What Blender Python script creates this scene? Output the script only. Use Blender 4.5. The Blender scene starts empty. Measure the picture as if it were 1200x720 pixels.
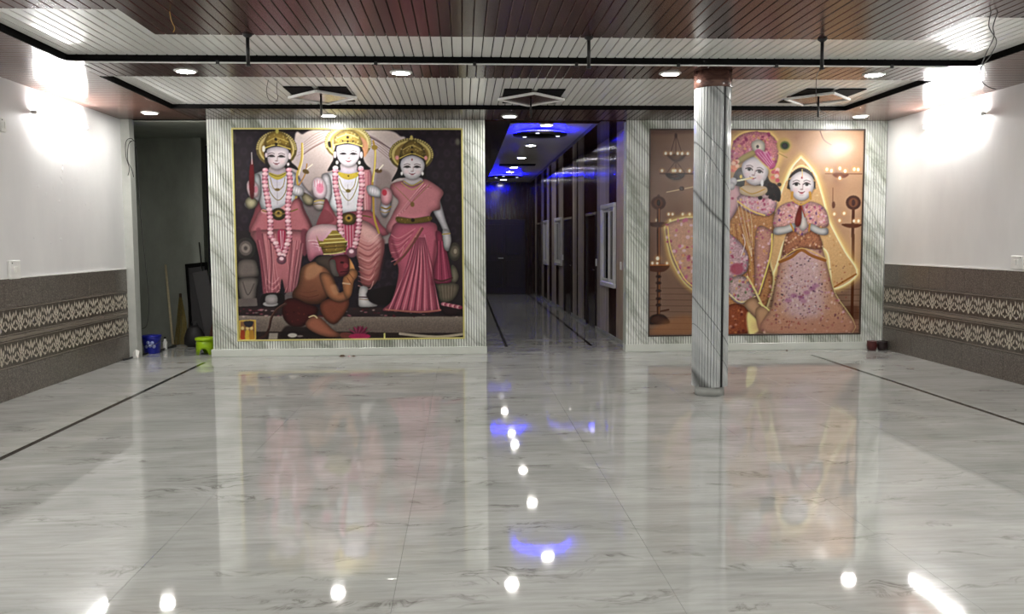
import bpy, math, random
import numpy as np
from mathutils import Matrix, Vector

# ------------------------------------------------------------------ camera, world, exposure
scene = bpy.context.scene
COL = scene.collection
CAM_H, FOCAL_PX, YAW, PITCH, ROLL = 1.5, 1020.06, 0.0561, 0.0760, -0.0053
def make_camera():
    cd = bpy.data.cameras.new('camera'); ob = bpy.data.objects.new('camera', cd); COL.objects.link(ob)
    F = Vector((math.sin(YAW) * math.cos(PITCH), math.cos(YAW) * math.cos(PITCH), -math.sin(PITCH)))
    R = Vector((math.cos(YAW), -math.sin(YAW), 0)); U = R.cross(F)
    R2 = math.cos(ROLL) * R + math.sin(ROLL) * U; U2 = -math.sin(ROLL) * R + math.cos(ROLL) * U
    m = Matrix((R2, U2, -F)).transposed().to_4x4(); m.translation = (0, 0, CAM_H)
    ob.matrix_world = m
    cd.sensor_width = 36; cd.lens = FOCAL_PX * 36 / 1200; cd.clip_end = 100; cd.clip_start = .05
    scene.camera = ob
make_camera()
world = bpy.data.worlds.new('world'); scene.world = world; world.use_nodes = True
world.node_tree.nodes['Background'].inputs[0].default_value = (.02, .02, .025, 1)
world.node_tree.nodes['Background'].inputs[1].default_value = 0.3
scene.view_settings.view_transform = 'Standard'; scene.view_settings.look = 'None'
scene.view_settings.gamma = 1; scene.view_settings.use_curve_mapping = False
scene.view_settings.exposure = 0.0
DOWNLIGHT, TUBE, CORRIDOR_LIGHT, BLUE = 262.0, 350.0, 135.0, 230.0        # lamp radiances
scene.cycles.max_bounces = 8; scene.cycles.diffuse_bounces = 5; scene.cycles.glossy_bounces = 4

# ------------------------------------------------------------------ helpers
rnd = random.Random(11)
def lin(c): return tuple(((v / 255) / 12.92 if v / 255 <= .04045 else ((v / 255 + .055) / 1.055) ** 2.4) for v in c)

class MB:
    """collects shapes and links them as ONE mesh object"""
    def __init__(s): s.v, s.f, s.sm = [], [], []
    def add(s, vs, fs, smooth=False):
        o = len(s.v); s.v += [tuple(v) for v in vs]; s.f += [tuple(i + o for i in f) for f in fs]; s.sm += [smooth] * len(fs); return s
    def box(s, x0, x1, y0, y1, z0, z1, M=None):
        vs = [(x, y, z) for z in (z0, z1) for y in (y0, y1) for x in (x0, x1)]
        if M is not None: vs = [M @ Vector(v) for v in vs]
        return s.add(vs, [(0, 2, 3, 1), (4, 5, 7, 6), (0, 1, 5, 4), (2, 6, 7, 3), (0, 4, 6, 2), (1, 3, 7, 5)])
    def bev(s, x0, x1, y0, y1, z0, z1, b, M=None):
        """box whose twelve edges are chamfered"""
        xs, ys, zs = (x0, x0 + b, x1 - b, x1), (y0, y0 + b, y1 - b, y1), (z0, z0 + b, z1 - b, z1)
        vs, ix = [], {}
        for i in range(4):
            for j in range(4):
                for k in range(4):
                    if sum(a in (0, 3) for a in (i, j, k)) == 1: ix[i, j, k] = len(vs); vs.append((xs[i], ys[j], zs[k]))
        fs = []
        g = lambda *a: ix[a]
        for e, r in ((0, 1), (3, 0)):
            q = [(1, 1), (2, 1), (2, 2), (1, 2)]
            if r: q = q[::-1]
            fs.append([g(e, a, c) for a, c in q]); fs.append([g(c, e, a) for a, c in q]); fs.append([g(a, c, e) for a, c in q])
        for e in (0, 3):
            E = 1 if e == 0 else 2
            for h in (0, 3):
                Hh = 1 if h == 0 else 2
                fs.append([g(e, Hh, 1), g(e, Hh, 2), g(E, h, 2), g(E, h, 1)])
                fs.append([g(e, 1, Hh), g(e, 2, Hh), g(E, 2, h), g(E, 1, h)])
                fs.append([g(1, e, Hh), g(2, e, Hh), g(2, E, h), g(1, E, h)])
        for e in (0, 3):
            for h in (0, 3):
                for l in (0, 3):
                    E, Hh, L = (1 if e == 0 else 2), (1 if h == 0 else 2), (1 if l == 0 else 2)
                    fs.append([g(e, Hh, L), g(E, h, L), g(E, Hh, l)])
        if M is not None: vs = [M @ Vector(v) for v in vs]
        return s.add(vs, fs)
    def prism(s, poly, axis, a, b, M=None):
        """closed 2-D outline pushed along axis 0/1/2 from a to b"""
        n = len(poly)
        def put(p, t):
            return [(t, p[0], p[1]), (p[0], t, p[1]), (p[0], p[1], t)][axis]
        vs = [put(p, a) for p in poly] + [put(p, b) for p in poly]
        if M is not None: vs = [M @ Vector(v) for v in vs]
        return s.add(vs, [tuple(range(n))[::-1], tuple(range(n, 2 * n))] + [(i, (i + 1) % n, n + (i + 1) % n, n + i) for i in range(n)])
    def lathe(s, prof, n=24, c=(0, 0, 0), smooth=True, M=None):
        vs, fs = [], []
        for r, z in prof:
            for k in range(n):
                a = 2 * math.pi * k / n; vs.append((c[0] + r * math.cos(a), c[1] + r * math.sin(a), c[2] + z))
        for i in range(len(prof) - 1):
            for k in range(n):
                fs.append((i * n + k, i * n + (k + 1) % n, (i + 1) * n + (k + 1) % n, (i + 1) * n + k))
        fs.append(tuple(range(n))[::-1]); m = (len(prof) - 1) * n; fs.append(tuple(range(m, m + n)))
        if M is not None: vs = [M @ Vector(v) for v in vs]
        return s.add(vs, fs, smooth)
    def tube(s, pts, r, n=6, smooth=True):
        P = [Vector(p) for p in pts]; vs, fs = [], []
        up = Vector((.13, .31, .94)).normalized()
        for i, p in enumerate(P):
            d = (P[min(i + 1, len(P) - 1)] - P[max(i - 1, 0)]).normalized()
            a = d.cross(up)
            if a.length < 1e-3: a = d.cross(Vector((1, 0, 0)))
            a.normalize(); b = d.cross(a)
            rr = r[i] if isinstance(r, (list, tuple)) else r
            for k in range(n):
                t = 2 * math.pi * k / n; vs.append(p + a * rr * math.cos(t) + b * rr * math.sin(t))
        for i in range(len(P) - 1):
            for k in range(n): fs.append((i * n + k, i * n + (k + 1) % n, (i + 1) * n + (k + 1) % n, (i + 1) * n + k))
        fs.append(tuple(range(n))[::-1]); fs.append(tuple(range((len(P) - 1) * n, len(P) * n)))
        return s.add(vs, fs, smooth)
    def mesh(s, name, mat=None):
        me = bpy.data.meshes.new(name); me.from_pydata([tuple(v) for v in s.v], [], s.f)
        me.polygons.foreach_set('use_smooth', s.sm); me.validate(); me.update()
        bm_fix(me)
        if mat: me.materials.append(mat)
        return me
    def build(s, name, mat=None, parent=None, **kw): return put(name, s.mesh(name, mat), parent, **kw)

def bm_fix(me):
    import bmesh
    bm = bmesh.new(); bm.from_mesh(me); bmesh.ops.recalc_face_normals(bm, faces=bm.faces); bm.to_mesh(me); bm.free()
def props(o, kw):
    for k, v in kw.items():
        if v: o[k] = v
def put(name, me, parent=None, loc=None, rot=None, **kw):
    o = bpy.data.objects.new(name, me); COL.objects.link(o)
    if parent is not None: o.parent = parent
    if loc is not None: o.location = loc
    if rot is not None: o.rotation_euler = rot
    props(o, kw); return o
def thing(name, label, category, loc=(0, 0, 0), rotz=0, group=None):
    o = bpy.data.objects.new(name, None); COL.objects.link(o); o.empty_display_size = .1
    o.location = loc; o.rotation_euler = (0, 0, rotz)
    props(o, dict(label=label, category=category, group=group)); return o
def copy_thing(root, loc, label, group=None, rotz=None):
    r = root.copy(); COL.objects.link(r); r.location = loc; r['label'] = label
    if rotz is not None: r.rotation_euler = (0, 0, rotz)
    if group: r['group'] = group
    for ch in list(root.children):
        c = ch.copy(); COL.objects.link(c); c.parent = r
        for g in list(ch.children):
            d = g.copy(); COL.objects.link(d); d.parent = c
    return r

# ------------------------------------------------------------------ materials
class NT:
    def __init__(s, name, rough=.5, spec=.5, metal=0):
        s.m = bpy.data.materials.new(name); s.m.use_nodes = True; s.t = s.m.node_tree
        s.b = s.t.nodes['Principled BSDF']; s.b.inputs['Roughness'].default_value = rough
        s.b.inputs['Specular IOR Level'].default_value = spec; s.b.inputs['Metallic'].default_value = metal
    def n(s, typ, ins=None, **at):
        nd = s.t.nodes.new(typ)
        for k, v in at.items(): setattr(nd, k, v)
        for k, v in (ins or {}).items():
            if hasattr(v, 'is_output'): s.t.links.new(v, nd.inputs[k])
            else: nd.inputs[k].default_value = v
        return nd
    def coord(s, scale=(1, 1, 1), rot=(0, 0, 0), kind='Object', world=False):
        if world: src = s.n('ShaderNodeNewGeometry').outputs['Position']
        else: src = s.n('ShaderNodeTexCoord').outputs[kind]
        return s.n('ShaderNodeMapping', {'Vector': src, 'Scale': scale, 'Rotation': rot}).outputs[0]
    def noise(s, vec, scale=5, detail=4, rough=.5, dist=0):
        return s.n('ShaderNodeTexNoise', {'Vector': vec, 'Scale': scale, 'Detail': detail, 'Roughness': rough, 'Distortion': dist}).outputs[0]
    def ramp(s, fac, stops):
        r = s.n('ShaderNodeValToRGB', {'Fac': fac}); e = r.color_ramp.elements
        while len(e) < len(stops): e.new(.5)
        for el, (p, c) in zip(e, stops): el.position = p; el.color = (*(lin(c) if max(c) > 1 else c), 1)
        return r.outputs[0]
    def mix(s, fac, a, b, blend='MIX'):
        nd = s.n('ShaderNodeMix', data_type='RGBA', blend_type=blend)
        for i, v in ((0, fac), (6, a), (7, b)):
            if hasattr(v, 'is_output'): s.t.links.new(v, nd.inputs[i])
            else: nd.inputs[i].default_value = v if i == 0 else (*v[:3], 1)
        return nd.outputs[2]
    def math(s, op, a, b=0):
        nd = s.n('ShaderNodeMath', operation=op)
        for i, v in ((0, a), (1, b)):
            if hasattr(v, 'is_output'): s.t.links.new(v, nd.inputs[i])
            else: nd.inputs[i].default_value = v
        return nd.outputs[0]
    def rand(s): return s.n('ShaderNodeObjectInfo').outputs['Random']
    def base(s, c):
        if hasattr(c, 'is_output'): s.t.links.new(c, s.b.inputs['Base Color'])
        else: s.b.inputs['Base Color'].default_value = (*c[:3], 1)
        return s
    def rough(s, v): s.t.links.new(v, s.b.inputs['Roughness']); return s
    def bump(s, h, strength=.2, dist=.01):
        nd = s.n('ShaderNodeBump', {'Height': h, 'Strength': strength, 'Distance': dist}); s.t.links.new(nd.outputs[0], s.b.inputs['Normal']); return s
def plain(name, c, rough=.5, spec=.5, metal=0, var=.06, scale=14):
    t = NT(name, rough, spec, metal); L = lin(c)
    f = t.noise(t.coord(), scale, 3)
    return t.base(t.ramp(f, [(.25, tuple(v * (1 - var) for v in L)), (.75, tuple(v * (1 + var) for v in L))])).m
def emit(name, c, strength):
    t = NT(name); t.b.inputs['Base Color'].default_value = (.8, .8, .8, 1)
    t.b.inputs['Emission Color'].default_value = (*c, 1); t.b.inputs['Emission Strength'].default_value = strength
    return t.m
def wood_board(name, dark, mid, light, rough, axis):
    t = NT(name, rough, .36 if axis < 2 else .5)
    sc = {0: (1.2, 26, 26), 1: (26, 1.2, 26), 2: (30, 30, 1.2)}[axis]
    f = t.noise(t.coord(sc, world=True), 1, 5, .6, .6)
    c = t.ramp(f, [(.28, dark), (.52, mid), (.75, light)])
    k = t.math('ADD', t.math('MULTIPLY', t.rand(), .35), .82)
    kk = t.n('ShaderNodeCombineColor', {0: k, 1: k, 2: k}).outputs[0]
    return t.base(t.mix(1, c, kk, 'MULTIPLY')).bump(f, .05, .002).m
M = {}
def materials():
    # polished white-grey porcelain with fine dark veins
    t = NT('polished_tile', .05, .5)
    v = t.coord((1, 1, 1), world=True)
    warp = t.n('ShaderNodeVectorMath', {0: v, 1: t.n('ShaderNodeVectorMath', {0: t.n('ShaderNodeTexNoise', {'Vector': v, 'Scale': 1.3, 'Detail': 4}).outputs[1], 3: .9}, operation='SCALE').outputs[0]}, operation='ADD').outputs[0]
    vm = t.n('ShaderNodeMapping', {'Vector': warp, 'Scale': (.75, 2.6, 1), 'Rotation': (0, 0, .28)}).outputs[0]
    a = t.noise(vm, 1.15, 7, .62, .5)
    ridge = t.math('ABSOLUTE', t.math('SUBTRACT', a, .5))
    vein = t.ramp(ridge, [(0, (.9, .9, .9)), (.012, (.35, .35, .35)), (.035, (0, 0, 0))])
    b = t.noise(t.coord((.8, 3.2, 1), (0, 0, .2), world=True), 1.6, 5, .6)
    msk = t.ramp(b, [(.5, (0, 0, 0)), (.64, (1, 1, 1))])
    cloud = t.ramp(t.noise(t.coord((.7, 1.9, 1), (0, 0, .15), world=True), 1.4, 6, .6, .8), [(.25, (150, 152, 149)), (.5, (169, 170, 167)), (.75, (186, 187, 184))])
    streak = t.ramp(t.noise(t.coord((1.2, 13, 1), world=True), 2.2, 4, .6), [(.35, (.86, .855, .84)), (.6, (1, 1, 1))])
    c = t.mix(1, cloud, streak, 'MULTIPLY')
    c = t.mix(t.mix(1, vein, msk, 'MULTIPLY'), c, lin((108, 106, 102)))
    t.base(c)
    t.rough(t.n('ShaderNodeMapRange', {0: t.noise(t.coord((1, 1, 1), world=True), 3, 3), 3: .02, 4: .06}).outputs[0])
    t.bump(t.noise(t.coord((1, .6, 1), world=True), 1.7, 2), .02, .01); M['tile'] = t.m
    M['grout'] = plain('grout', (176, 176, 172), .5)
    M['black_stone'] = plain('black_stone', (24, 23, 24), .12)
    # painted plaster
    t = NT('white_plaster', .42, .4); f = t.noise(t.coord((1, 1, .45), world=True), 1.1, 5, .6)
    t.base(t.ramp(f, [(.3, (214, 214, 214)), (.7, (229, 229, 228))])).bump(t.noise(t.coord(world=True), 9, 4), .12, .006); M['plaster'] = t.m
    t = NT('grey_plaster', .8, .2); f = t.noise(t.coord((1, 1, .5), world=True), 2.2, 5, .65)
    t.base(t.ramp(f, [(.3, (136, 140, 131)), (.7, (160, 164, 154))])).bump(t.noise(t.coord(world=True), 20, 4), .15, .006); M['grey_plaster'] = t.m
    M['jamb'] = plain('jamb_paint', (176, 178, 172), .6)
    # ceiling boards
    t = NT('white_ceiling_board', .27, .5); k = t.ramp(t.rand(), [(0, (233, 234, 229)), (1, (243, 243, 239))])
    t.base(t.mix(.12, k, t.ramp(t.noise(t.coord((30, 1, 30), world=True), 2, 3), [(.3, (190, 190, 186)), (.7, (242, 242, 238))]))); M['white_board'] = t.m
    M['brown_board'] = wood_board('brown_ceiling_board', (46, 30, 29), (74, 50, 46), (100, 72, 64), .22, 1)
    M['brown_cross_board'] = wood_board('brown_cross_board', (60, 42, 38), (92, 66, 58), (122, 90, 76), .22, 0)
    M['dark_wood'] = plain('dark_backing', (20, 15, 14), .8, .2)
    M['gap_black'] = plain('black_gap', (8, 7, 7), .8, .1)
    # fluted marble cladding
    t = NT('fluted_marble', .22, .5); v = t.coord((1, 1, 1), (0, .62, 0), world=True)
    a = t.noise(t.n('ShaderNodeMapping', {'Vector': v, 'Scale': (2.6, 2.6, .6)}).outputs[0], 1.5, 6, .6, .7)
    c = t.ramp(a, [(.3, (142, 147, 132)), (.43, (198, 202, 192)), (.56, (224, 227, 221)), (.8, (232, 234, 230))])
    rg = t.math('ABSOLUTE', t.math('SUBTRACT', t.noise(t.n('ShaderNodeMapping', {'Vector': v, 'Scale': (1.9, 1.9, .4)}).outputs[0], 1.3, 5, .55, .5), .5))
    c = t.mix(t.ramp(rg, [(0, (.6, .6, .6)), (.018, (.25, .25, .25)), (.06, (0, 0, 0))]), c, lin((130, 136, 122)))
    t.base(c); M['marble'] = t.m
    t = NT('pillar_marble', .12, .5); v = t.coord((1, 1, 1), (0, -.95, 0), world=True)
    c = t.ramp(t.noise(t.n('ShaderNodeMapping', {'Vector': v, 'Scale': (1, 1, 5)}).outputs[0], 1.6, 4), [(.3, (164, 168, 168)), (.7, (200, 203, 202))])
    for off, sc in ((3.1, .9), (11.7, 1.25)):
        w = t.n('ShaderNodeMapping', {'Vector': v, 'Location': (off, 0, off), 'Scale': (.35 * sc, .35 * sc, 1.7 * sc)}).outputs[0]
        rg = t.math('ABSOLUTE', t.math('SUBTRACT', t.noise(w, 1.0, 2, .45, .15), .5))
        c = t.mix(t.ramp(rg, [(0, (.85, .85, .85)), (.004, (.45, .45, .45)), (.010, (0, 0, 0))]), c, lin((70, 72, 70)))
    t.base(c); M['pillar_marble'] = t.m
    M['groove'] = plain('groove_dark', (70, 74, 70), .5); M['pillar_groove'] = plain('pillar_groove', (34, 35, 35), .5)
    M['white_marble'] = plain('white_marble', (204, 208, 200), .15, var=.05, scale=5)
    M['grey_stone'] = plain('grey_stone', (168, 170, 166), .2, var=.05)
    M['gold'] = plain('gilt_trim', (206, 196, 118), .3, .5, .2)
    M['bronze'] = plain('dark_edge_trim', (60, 46, 38), .4)
    # wainscot tiles
    t = NT('speckled_brown_granite', .3, .5); f = t.noise(t.coord(world=True), 62, 3, .7); g = t.noise(t.coord(world=True), 14, 3, .6)
    c = t.ramp(f, [(.3, (44, 40, 36)), (.5, (92, 86, 79)), (.7, (158, 150, 140))])
    t.base(t.mix(.35, c, t.ramp(g, [(.3, (60, 54, 50)), (.7, (104, 98, 92))]))); M['granite'] = t.m
    t = NT('ornament_ground', .3, .5); t.base(t.ramp(t.noise(t.coord(world=True), 40, 3), [(.3, (52, 46, 40)), (.7, (88, 80, 72))])); M['orn_ground'] = t.m
    M['orn_leaf'] = plain('ornament_relief', (180, 173, 158), .28, .5, 0, .22, 60)
    M['orn_line'] = plain('ornament_line', (122, 114, 104), .3)
    # corridor cladding
    M['taupe'] = wood_board('taupe_panel', (140, 130, 120), (162, 152, 142), (180, 170, 160), .1, 2)
    M['maroon'] = wood_board('maroon_panel', (30, 18, 18), (46, 28, 27), (60, 38, 36), .12, 2)
    M['oak'] = wood_board('brown_panel', (136, 118, 104), (158, 140, 124), (172, 154, 138), .3, 2)
    M['door_wood'] = wood_board('dark_door_wood', (16, 9, 9), (26, 14, 14), (40, 22, 20), .4, 2)
    M['upvc'] = plain('white_window_frame', (206, 206, 204), .3)
    t = NT('dark_glass', .05, .5); t.base(t.ramp(t.noise(t.coord(), 3, 2), [(0, (12, 13, 16)), (1, (22, 24, 28))])); M['glass'] = t.m
    M['chrome'] = plain('steel', (190, 190, 190), .2, .5, 1)
    M['white_plastic'] = plain('white_plastic', (226, 226, 222), .35)
    M['black_plastic'] = plain('black_plastic', (18, 18, 19), .4)
    M['black_iron'] = plain('black_iron', (14, 13, 14), .45)
    M['cable'] = plain('cable', (40, 38, 38), .5)
    M['yellow_cable'] = plain('yellow_cable', (170, 140, 60), .5)
    M['led'] = emit('downlight_diffuser', (1, .97, .92), DOWNLIGHT)
    M['tube'] = emit('tube_light_glow', (1, .985, .965), TUBE)
    M['led_corridor'] = emit('corridor_diffuser', (1, .96, .9), CORRIDOR_LIGHT)
    M['led_blue'] = emit('blue_led_strip', (.001, .001, 1), BLUE)
    M['led_spot'] = emit('spot_lens', (.8, .85, 1), 2)
    M['blue_pail'] = plain('blue_pail', (24, 34, 150), .35); M['pail_print'] = plain('pail_print', (150, 160, 205), .4)
    M['lime'] = plain('lime_plastic', (158, 196, 14), .35)
    M['bare_wood'] = plain('bare_wood', (206, 192, 158), .7, var=.15, scale=30)
    M['brown_scrap'] = plain('brown_scrap', (74, 58, 42), .8, var=.25)
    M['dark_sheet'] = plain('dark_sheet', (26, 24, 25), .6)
    M['dark_sheet_edge'] = plain('grey_edge', (50, 48, 48), .6)
    M['rust'] = plain('rust_bag', (70, 38, 30), .8, var=.25)
    M['straw'] = plain('broom_straw', (104, 92, 48), .9, var=.3, scale=40)
    M['pot'] = plain('maroon_pot', (76, 26, 26), .4, var=.2); M['pot_dark'] = plain('dark_pot', (36, 20, 22), .4, var=.2)
    M['paper'] = plain('white_paper', (214, 214, 208), .7)
    # murals: glossy flex print, picture held in the panel's own colour attribute
    for nm, rg in (('print_one', .4), ('print_two', .24)):
        t = NT(nm, rg, .2 if nm == 'print_one' else .4); a = t.n('ShaderNodeVertexColor', layer_name='print'); t.base(a.outputs[0])
        t.bump(t.noise(t.coord((.4, .4, 9), world=True), 1.4, 2), .12 if nm == 'print_two' else .03, .01); M[nm] = t.m
materials()

# ------------------------------------------------------------------ the two prints
class Canvas:
    """A print painted in the photograph's own sRGB colours, sampled later onto a fine panel mesh."""
    def __init__(s, x0, y0, x1, y1, S, base):
        s.x0, s.y0, s.S = x0, y0, S
        s.w, s.h = int((x1 - x0) * S), int((y1 - y0) * S)
        s.a = np.zeros((s.h, s.w, 3)); s.a[:] = np.array(base) / 255.0
        s.rng = np.random.default_rng(5)
    def pt(s, pts):
        p = np.array(pts, float).reshape(-1, 2)
        return (p - [s.x0, s.y0]) * s.S
    @staticmethod
    def smooth(p, closed=True, n=5):
        if len(p) < 3: return p
        q = np.vstack([p[-1:], p, p[:2]]) if closed else np.vstack([p[:1], p, p[-1:]])
        out = []; t = np.linspace(0, 1, n, endpoint=False)[:, None]
        for i in range(1, len(q) - 2):
            a, b, c, d = q[i - 1], q[i], q[i + 1], q[i + 2]
            out.append(.5 * (2 * b + (c - a) * t + (2 * a - 5 * b + 4 * c - d) * t ** 2 + (3 * b - a - 3 * c + d) * t ** 3))
        if not closed: out.append(p[-1:])
        return np.vstack(out)
    @staticmethod
    def blur(m, r):
        r = int(r)
        if r < 1: return m
        for _ in range(2):
            for ax in (0, 1):
                pad = [(0, 0), (0, 0)]; pad[ax] = (r + 1, r)
                c = np.cumsum(np.pad(m, pad, mode='edge'), axis=ax)
                k = 2 * r + 1
                m = (c[k:] - c[:-k]) / k if ax == 0 else (c[:, k:] - c[:, :-k]) / k
        return m
    def box(s, p, m):
        x0 = max(0, int(p[:, 0].min() - m)); x1 = min(s.w, int(p[:, 0].max() + m + 2))
        y0 = max(0, int(p[:, 1].min() - m)); y1 = min(s.h, int(p[:, 1].max() + m + 2))
        return x0, y0, x1, y1
    def mask(s, p, m=2):
        x0, y0, x1, y1 = s.box(p, m)
        if x1 <= x0 or y1 <= y0: return None
        X, Y = np.meshgrid(np.arange(x0, x1) + .5, np.arange(y0, y1) + .5)
        ins = np.zeros(X.shape, bool)
        for i in range(len(p)):
            ax, ay = p[i]; bx, by = p[(i + 1) % len(p)]
            if ay == by: continue
            ins ^= ((ay > Y) != (by > Y)) & (X < (bx - ax) * (Y - ay) / (by - ay) + ax)
        return ins.astype(float), (x0, y0, x1, y1), X, Y
    def comp(s, m, bx, col):
        x0, y0, x1, y1 = bx
        r = s.a[y0:y1, x0:x1]; s.a[y0:y1, x0:x1] = r * (1 - m[..., None]) + col * m[..., None]
    def poly(s, pts, c, sharp=False, al=1, soft=0.3, rim=0, rr=3, c2=None, g=None, tex=0, dots=None):
        p = s.pt(pts)
        if not sharp: p = s.smooth(p)
        R = s.mask(p, soft * s.S * 2 + (14 if rim else 2))
        if R is None: return
        m0, bx, X, Y = R
        m = s.blur(m0, max(1, round(soft * s.S)))
        if rim and not sharp:
            s.comp(s.blur(np.roll(m0, (2, 1), (0, 1)), 4) * .38 * al, bx, np.array((.10, .05, .05)))
        col = np.zeros(m.shape + (3,)); col[:] = np.array(c) / 255.
        if c2 is not None:
            (ax, ay), (ex, ey) = s.pt(g); L = (ex - ax) ** 2 + (ey - ay) ** 2
            t = np.clip(((X - ax) * (ex - ax) + (Y - ay) * (ey - ay)) / L, 0, 1)[..., None]
            col = col * (1 - t) + np.array(c2) / 255. * t
        if tex: col *= 1 + tex * (s.blur(s.rng.normal(size=m.shape), 1) * 2)[..., None]
        if rim:
            d = s.blur(m0, rr * s.S * 1.15); rim *= 1.35; lit = .5 + .5 * np.clip((np.gradient(d, axis=1) * .8 + np.gradient(d, axis=0)) * 9, -1, 1); col *= (1 - rim * np.clip(1.9 * (1 - d), 0, 1) * (1.25 - .5 * lit))[..., None]
        s.comp(m * al, bx, np.clip(col, 0, 1))
        if dots:
            cols, n, r = dots; x0, y0, x1, y1 = bx
            for k in range(n):
                px, py = s.rng.uniform(x0, x1), s.rng.uniform(y0, y1)
                ix, iy = int(px) - x0, int(py) - y0
                if 0 <= iy < m0.shape[0] and 0 <= ix < m0.shape[1] and m0[iy, ix] > .5:
                    s.ell((px / s.S + s.x0, py / s.S + s.y0), r * s.rng.uniform(.6, 1.3), r * s.rng.uniform(.6, 1.3), cols[k % len(cols)], al=.8)
    def ell(s, c, rx, ry, col, al=1, soft=.25, rot=0, rim=0):
        t = np.linspace(0, 2 * np.pi, 20, endpoint=False); co, si = np.cos(rot), np.sin(rot)
        s.poly([(c[0] + rx * np.cos(a) * co - ry * np.sin(a) * si, c[1] + rx * np.cos(a) * si + ry * np.sin(a) * co) for a in t], col, True, al, soft, rim, min(rx, ry) * .7)
    def line(s, pts, c, w=1, al=1, soft=.3, sm=True):
        p = s.pt(pts)
        if sm and len(p) > 2: p = s.smooth(p, False)
        hw = w * s.S / 2; sf = max(.6, soft * s.S)
        x0, y0, x1, y1 = s.box(p, hw + sf * 2)
        if x1 <= x0 or y1 <= y0: return
        X, Y = np.meshgrid(np.arange(x0, x1) + .5, np.arange(y0, y1) + .5); d = np.full(X.shape, 1e9)
        for a, b in zip(p[:-1], p[1:]):
            v = b - a; L = max(v @ v, 1e-9); t = np.clip(((X - a[0]) * v[0] + (Y - a[1]) * v[1]) / L, 0, 1)
            d = np.minimum(d, np.hypot(X - a[0] - t * v[0], Y - a[1] - t * v[1]))
        m = np.clip((hw + sf - d) / (2 * sf), 0, 1)
        s.comp(m * al, (x0, y0, x1, y1), np.array(c) / 255.)
    def glow(s, c, r, col, al=1):
        p = s.pt([c])[0]; R = r * s.S
        x0, y0, x1, y1 = s.box(p[None], R)
        if x1 <= x0 or y1 <= y0: return
        X, Y = np.meshgrid(np.arange(x0, x1) + .5, np.arange(y0, y1) + .5)
        m = np.clip(1 - np.hypot(X - p[0], Y - p[1]) / R, 0, 1) ** 1.5
        s.comp(m * al, (x0, y0, x1, y1), np.array(col) / 255.)
    def beads(s, pts, r, cols, dark=(115, 55, 70)):
        p = s.smooth(np.array(pts, float), False, 12)
        L = np.r_[0, np.cumsum(np.hypot(*np.diff(p, axis=0).T))]
        for k, t in enumerate(np.arange(0, L[-1], r * 1.35)):
            c = (np.interp(t, L, p[:, 0]), np.interp(t, L, p[:, 1]))
            s.ell((c[0], c[1] + r * .5), r * 1.05, r * .8, dark, .75)
            s.ell(c, r, r * .72, cols[k % len(cols)])
            s.ell((c[0] - r * .2, c[1] - r * .2), r * .45, r * .3, (245, 215, 220), .7)
    def finish(s, amount=.9, grain=.05, sat=1):
        low = np.stack([s.blur(s.a[..., k], 3) for k in range(3)], -1)
        wide = np.stack([s.blur(s.a[..., k], 14) for k in range(3)], -1)
        g = s.blur(s.rng.normal(size=s.a.shape[:2]), 1)[..., None] * 2
        grey = s.a.mean(-1, keepdims=True); s.a = grey + (s.a - grey) * sat
        s.a = np.clip((s.a + amount * (s.a - low) + .25 * (s.a - wide)) * (1 + grain * g), 0, 1)
        return s
    def face(s, cx, cy, w, h, skin, tilt=0, lip=(170, 90, 100), iris=(35, 25, 28), big=1.0):
        """eyes, brows, nose and mouth inside a face w wide and h tall centred at cx, cy"""
        co, si = np.cos(tilt), np.sin(tilt)
        def q(u, v): return (cx + u * w * co - v * h * si, cy + u * w * si + v * h * co)
        opened = big > 1.05
        for sg in (-1, 1):
            s.ell(q(.235 * sg, -.075), .16 * w, .075 * h, (150, 125, 130), .55, soft=.5, rot=tilt)
            if opened: s.ell(q(.23 * sg, -.05), .135 * w, .05 * h, (250, 248, 250), rot=tilt)
            s.ell(q(.23 * sg, -.045), (.075 if opened else .115) * w, (.05 if opened else .03) * h, iris, rot=tilt)
            s.line([q(.08 * sg, -.045), q(.21 * sg, -.095 - .015 * big), q(.38 * sg, -.045)], iris, .032 * w, 1)
            if not opened: s.line([q(.12 * sg, -.02), q(.24 * sg, -.01), q(.34 * sg, -.03)], (235, 228, 232), .02 * w, .7)
            s.line([q(.09 * sg, -.165), q(.22 * sg, -.205), q(.38 * sg, -.155)], (80, 62, 66), .022 * w, .8)
            s.ell(q(.27 * sg, .17), .13 * w, .09 * h, (236, 190, 196), .3, soft=.9)
        s.line([q(.045, -.06), q(.05, .08), q(.03, .12)], (188, 165, 166), .05 * w, .6)
        s.ell(q(0, .135), .08 * w, .022 * h, (150, 118, 120), .7, rot=tilt)
        s.line([q(-.135, .215), q(-.06, .245), q(.06, .245), q(.135, .215)], (130, 62, 74), .022 * h, .95)
        s.ell(q(0, .265), .085 * w, .026 * h, lip, .9, rot=tilt)
        s.ell(q(0, .345), .11 * w, .022 * h, (180, 152, 154), .45, soft=.6)

def tr(ox, oy, k):
    def f(*v): return [(ox + v[i] / k, oy + v[i + 1] / k) for i in range(0, len(v), 2)]
    return f

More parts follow.
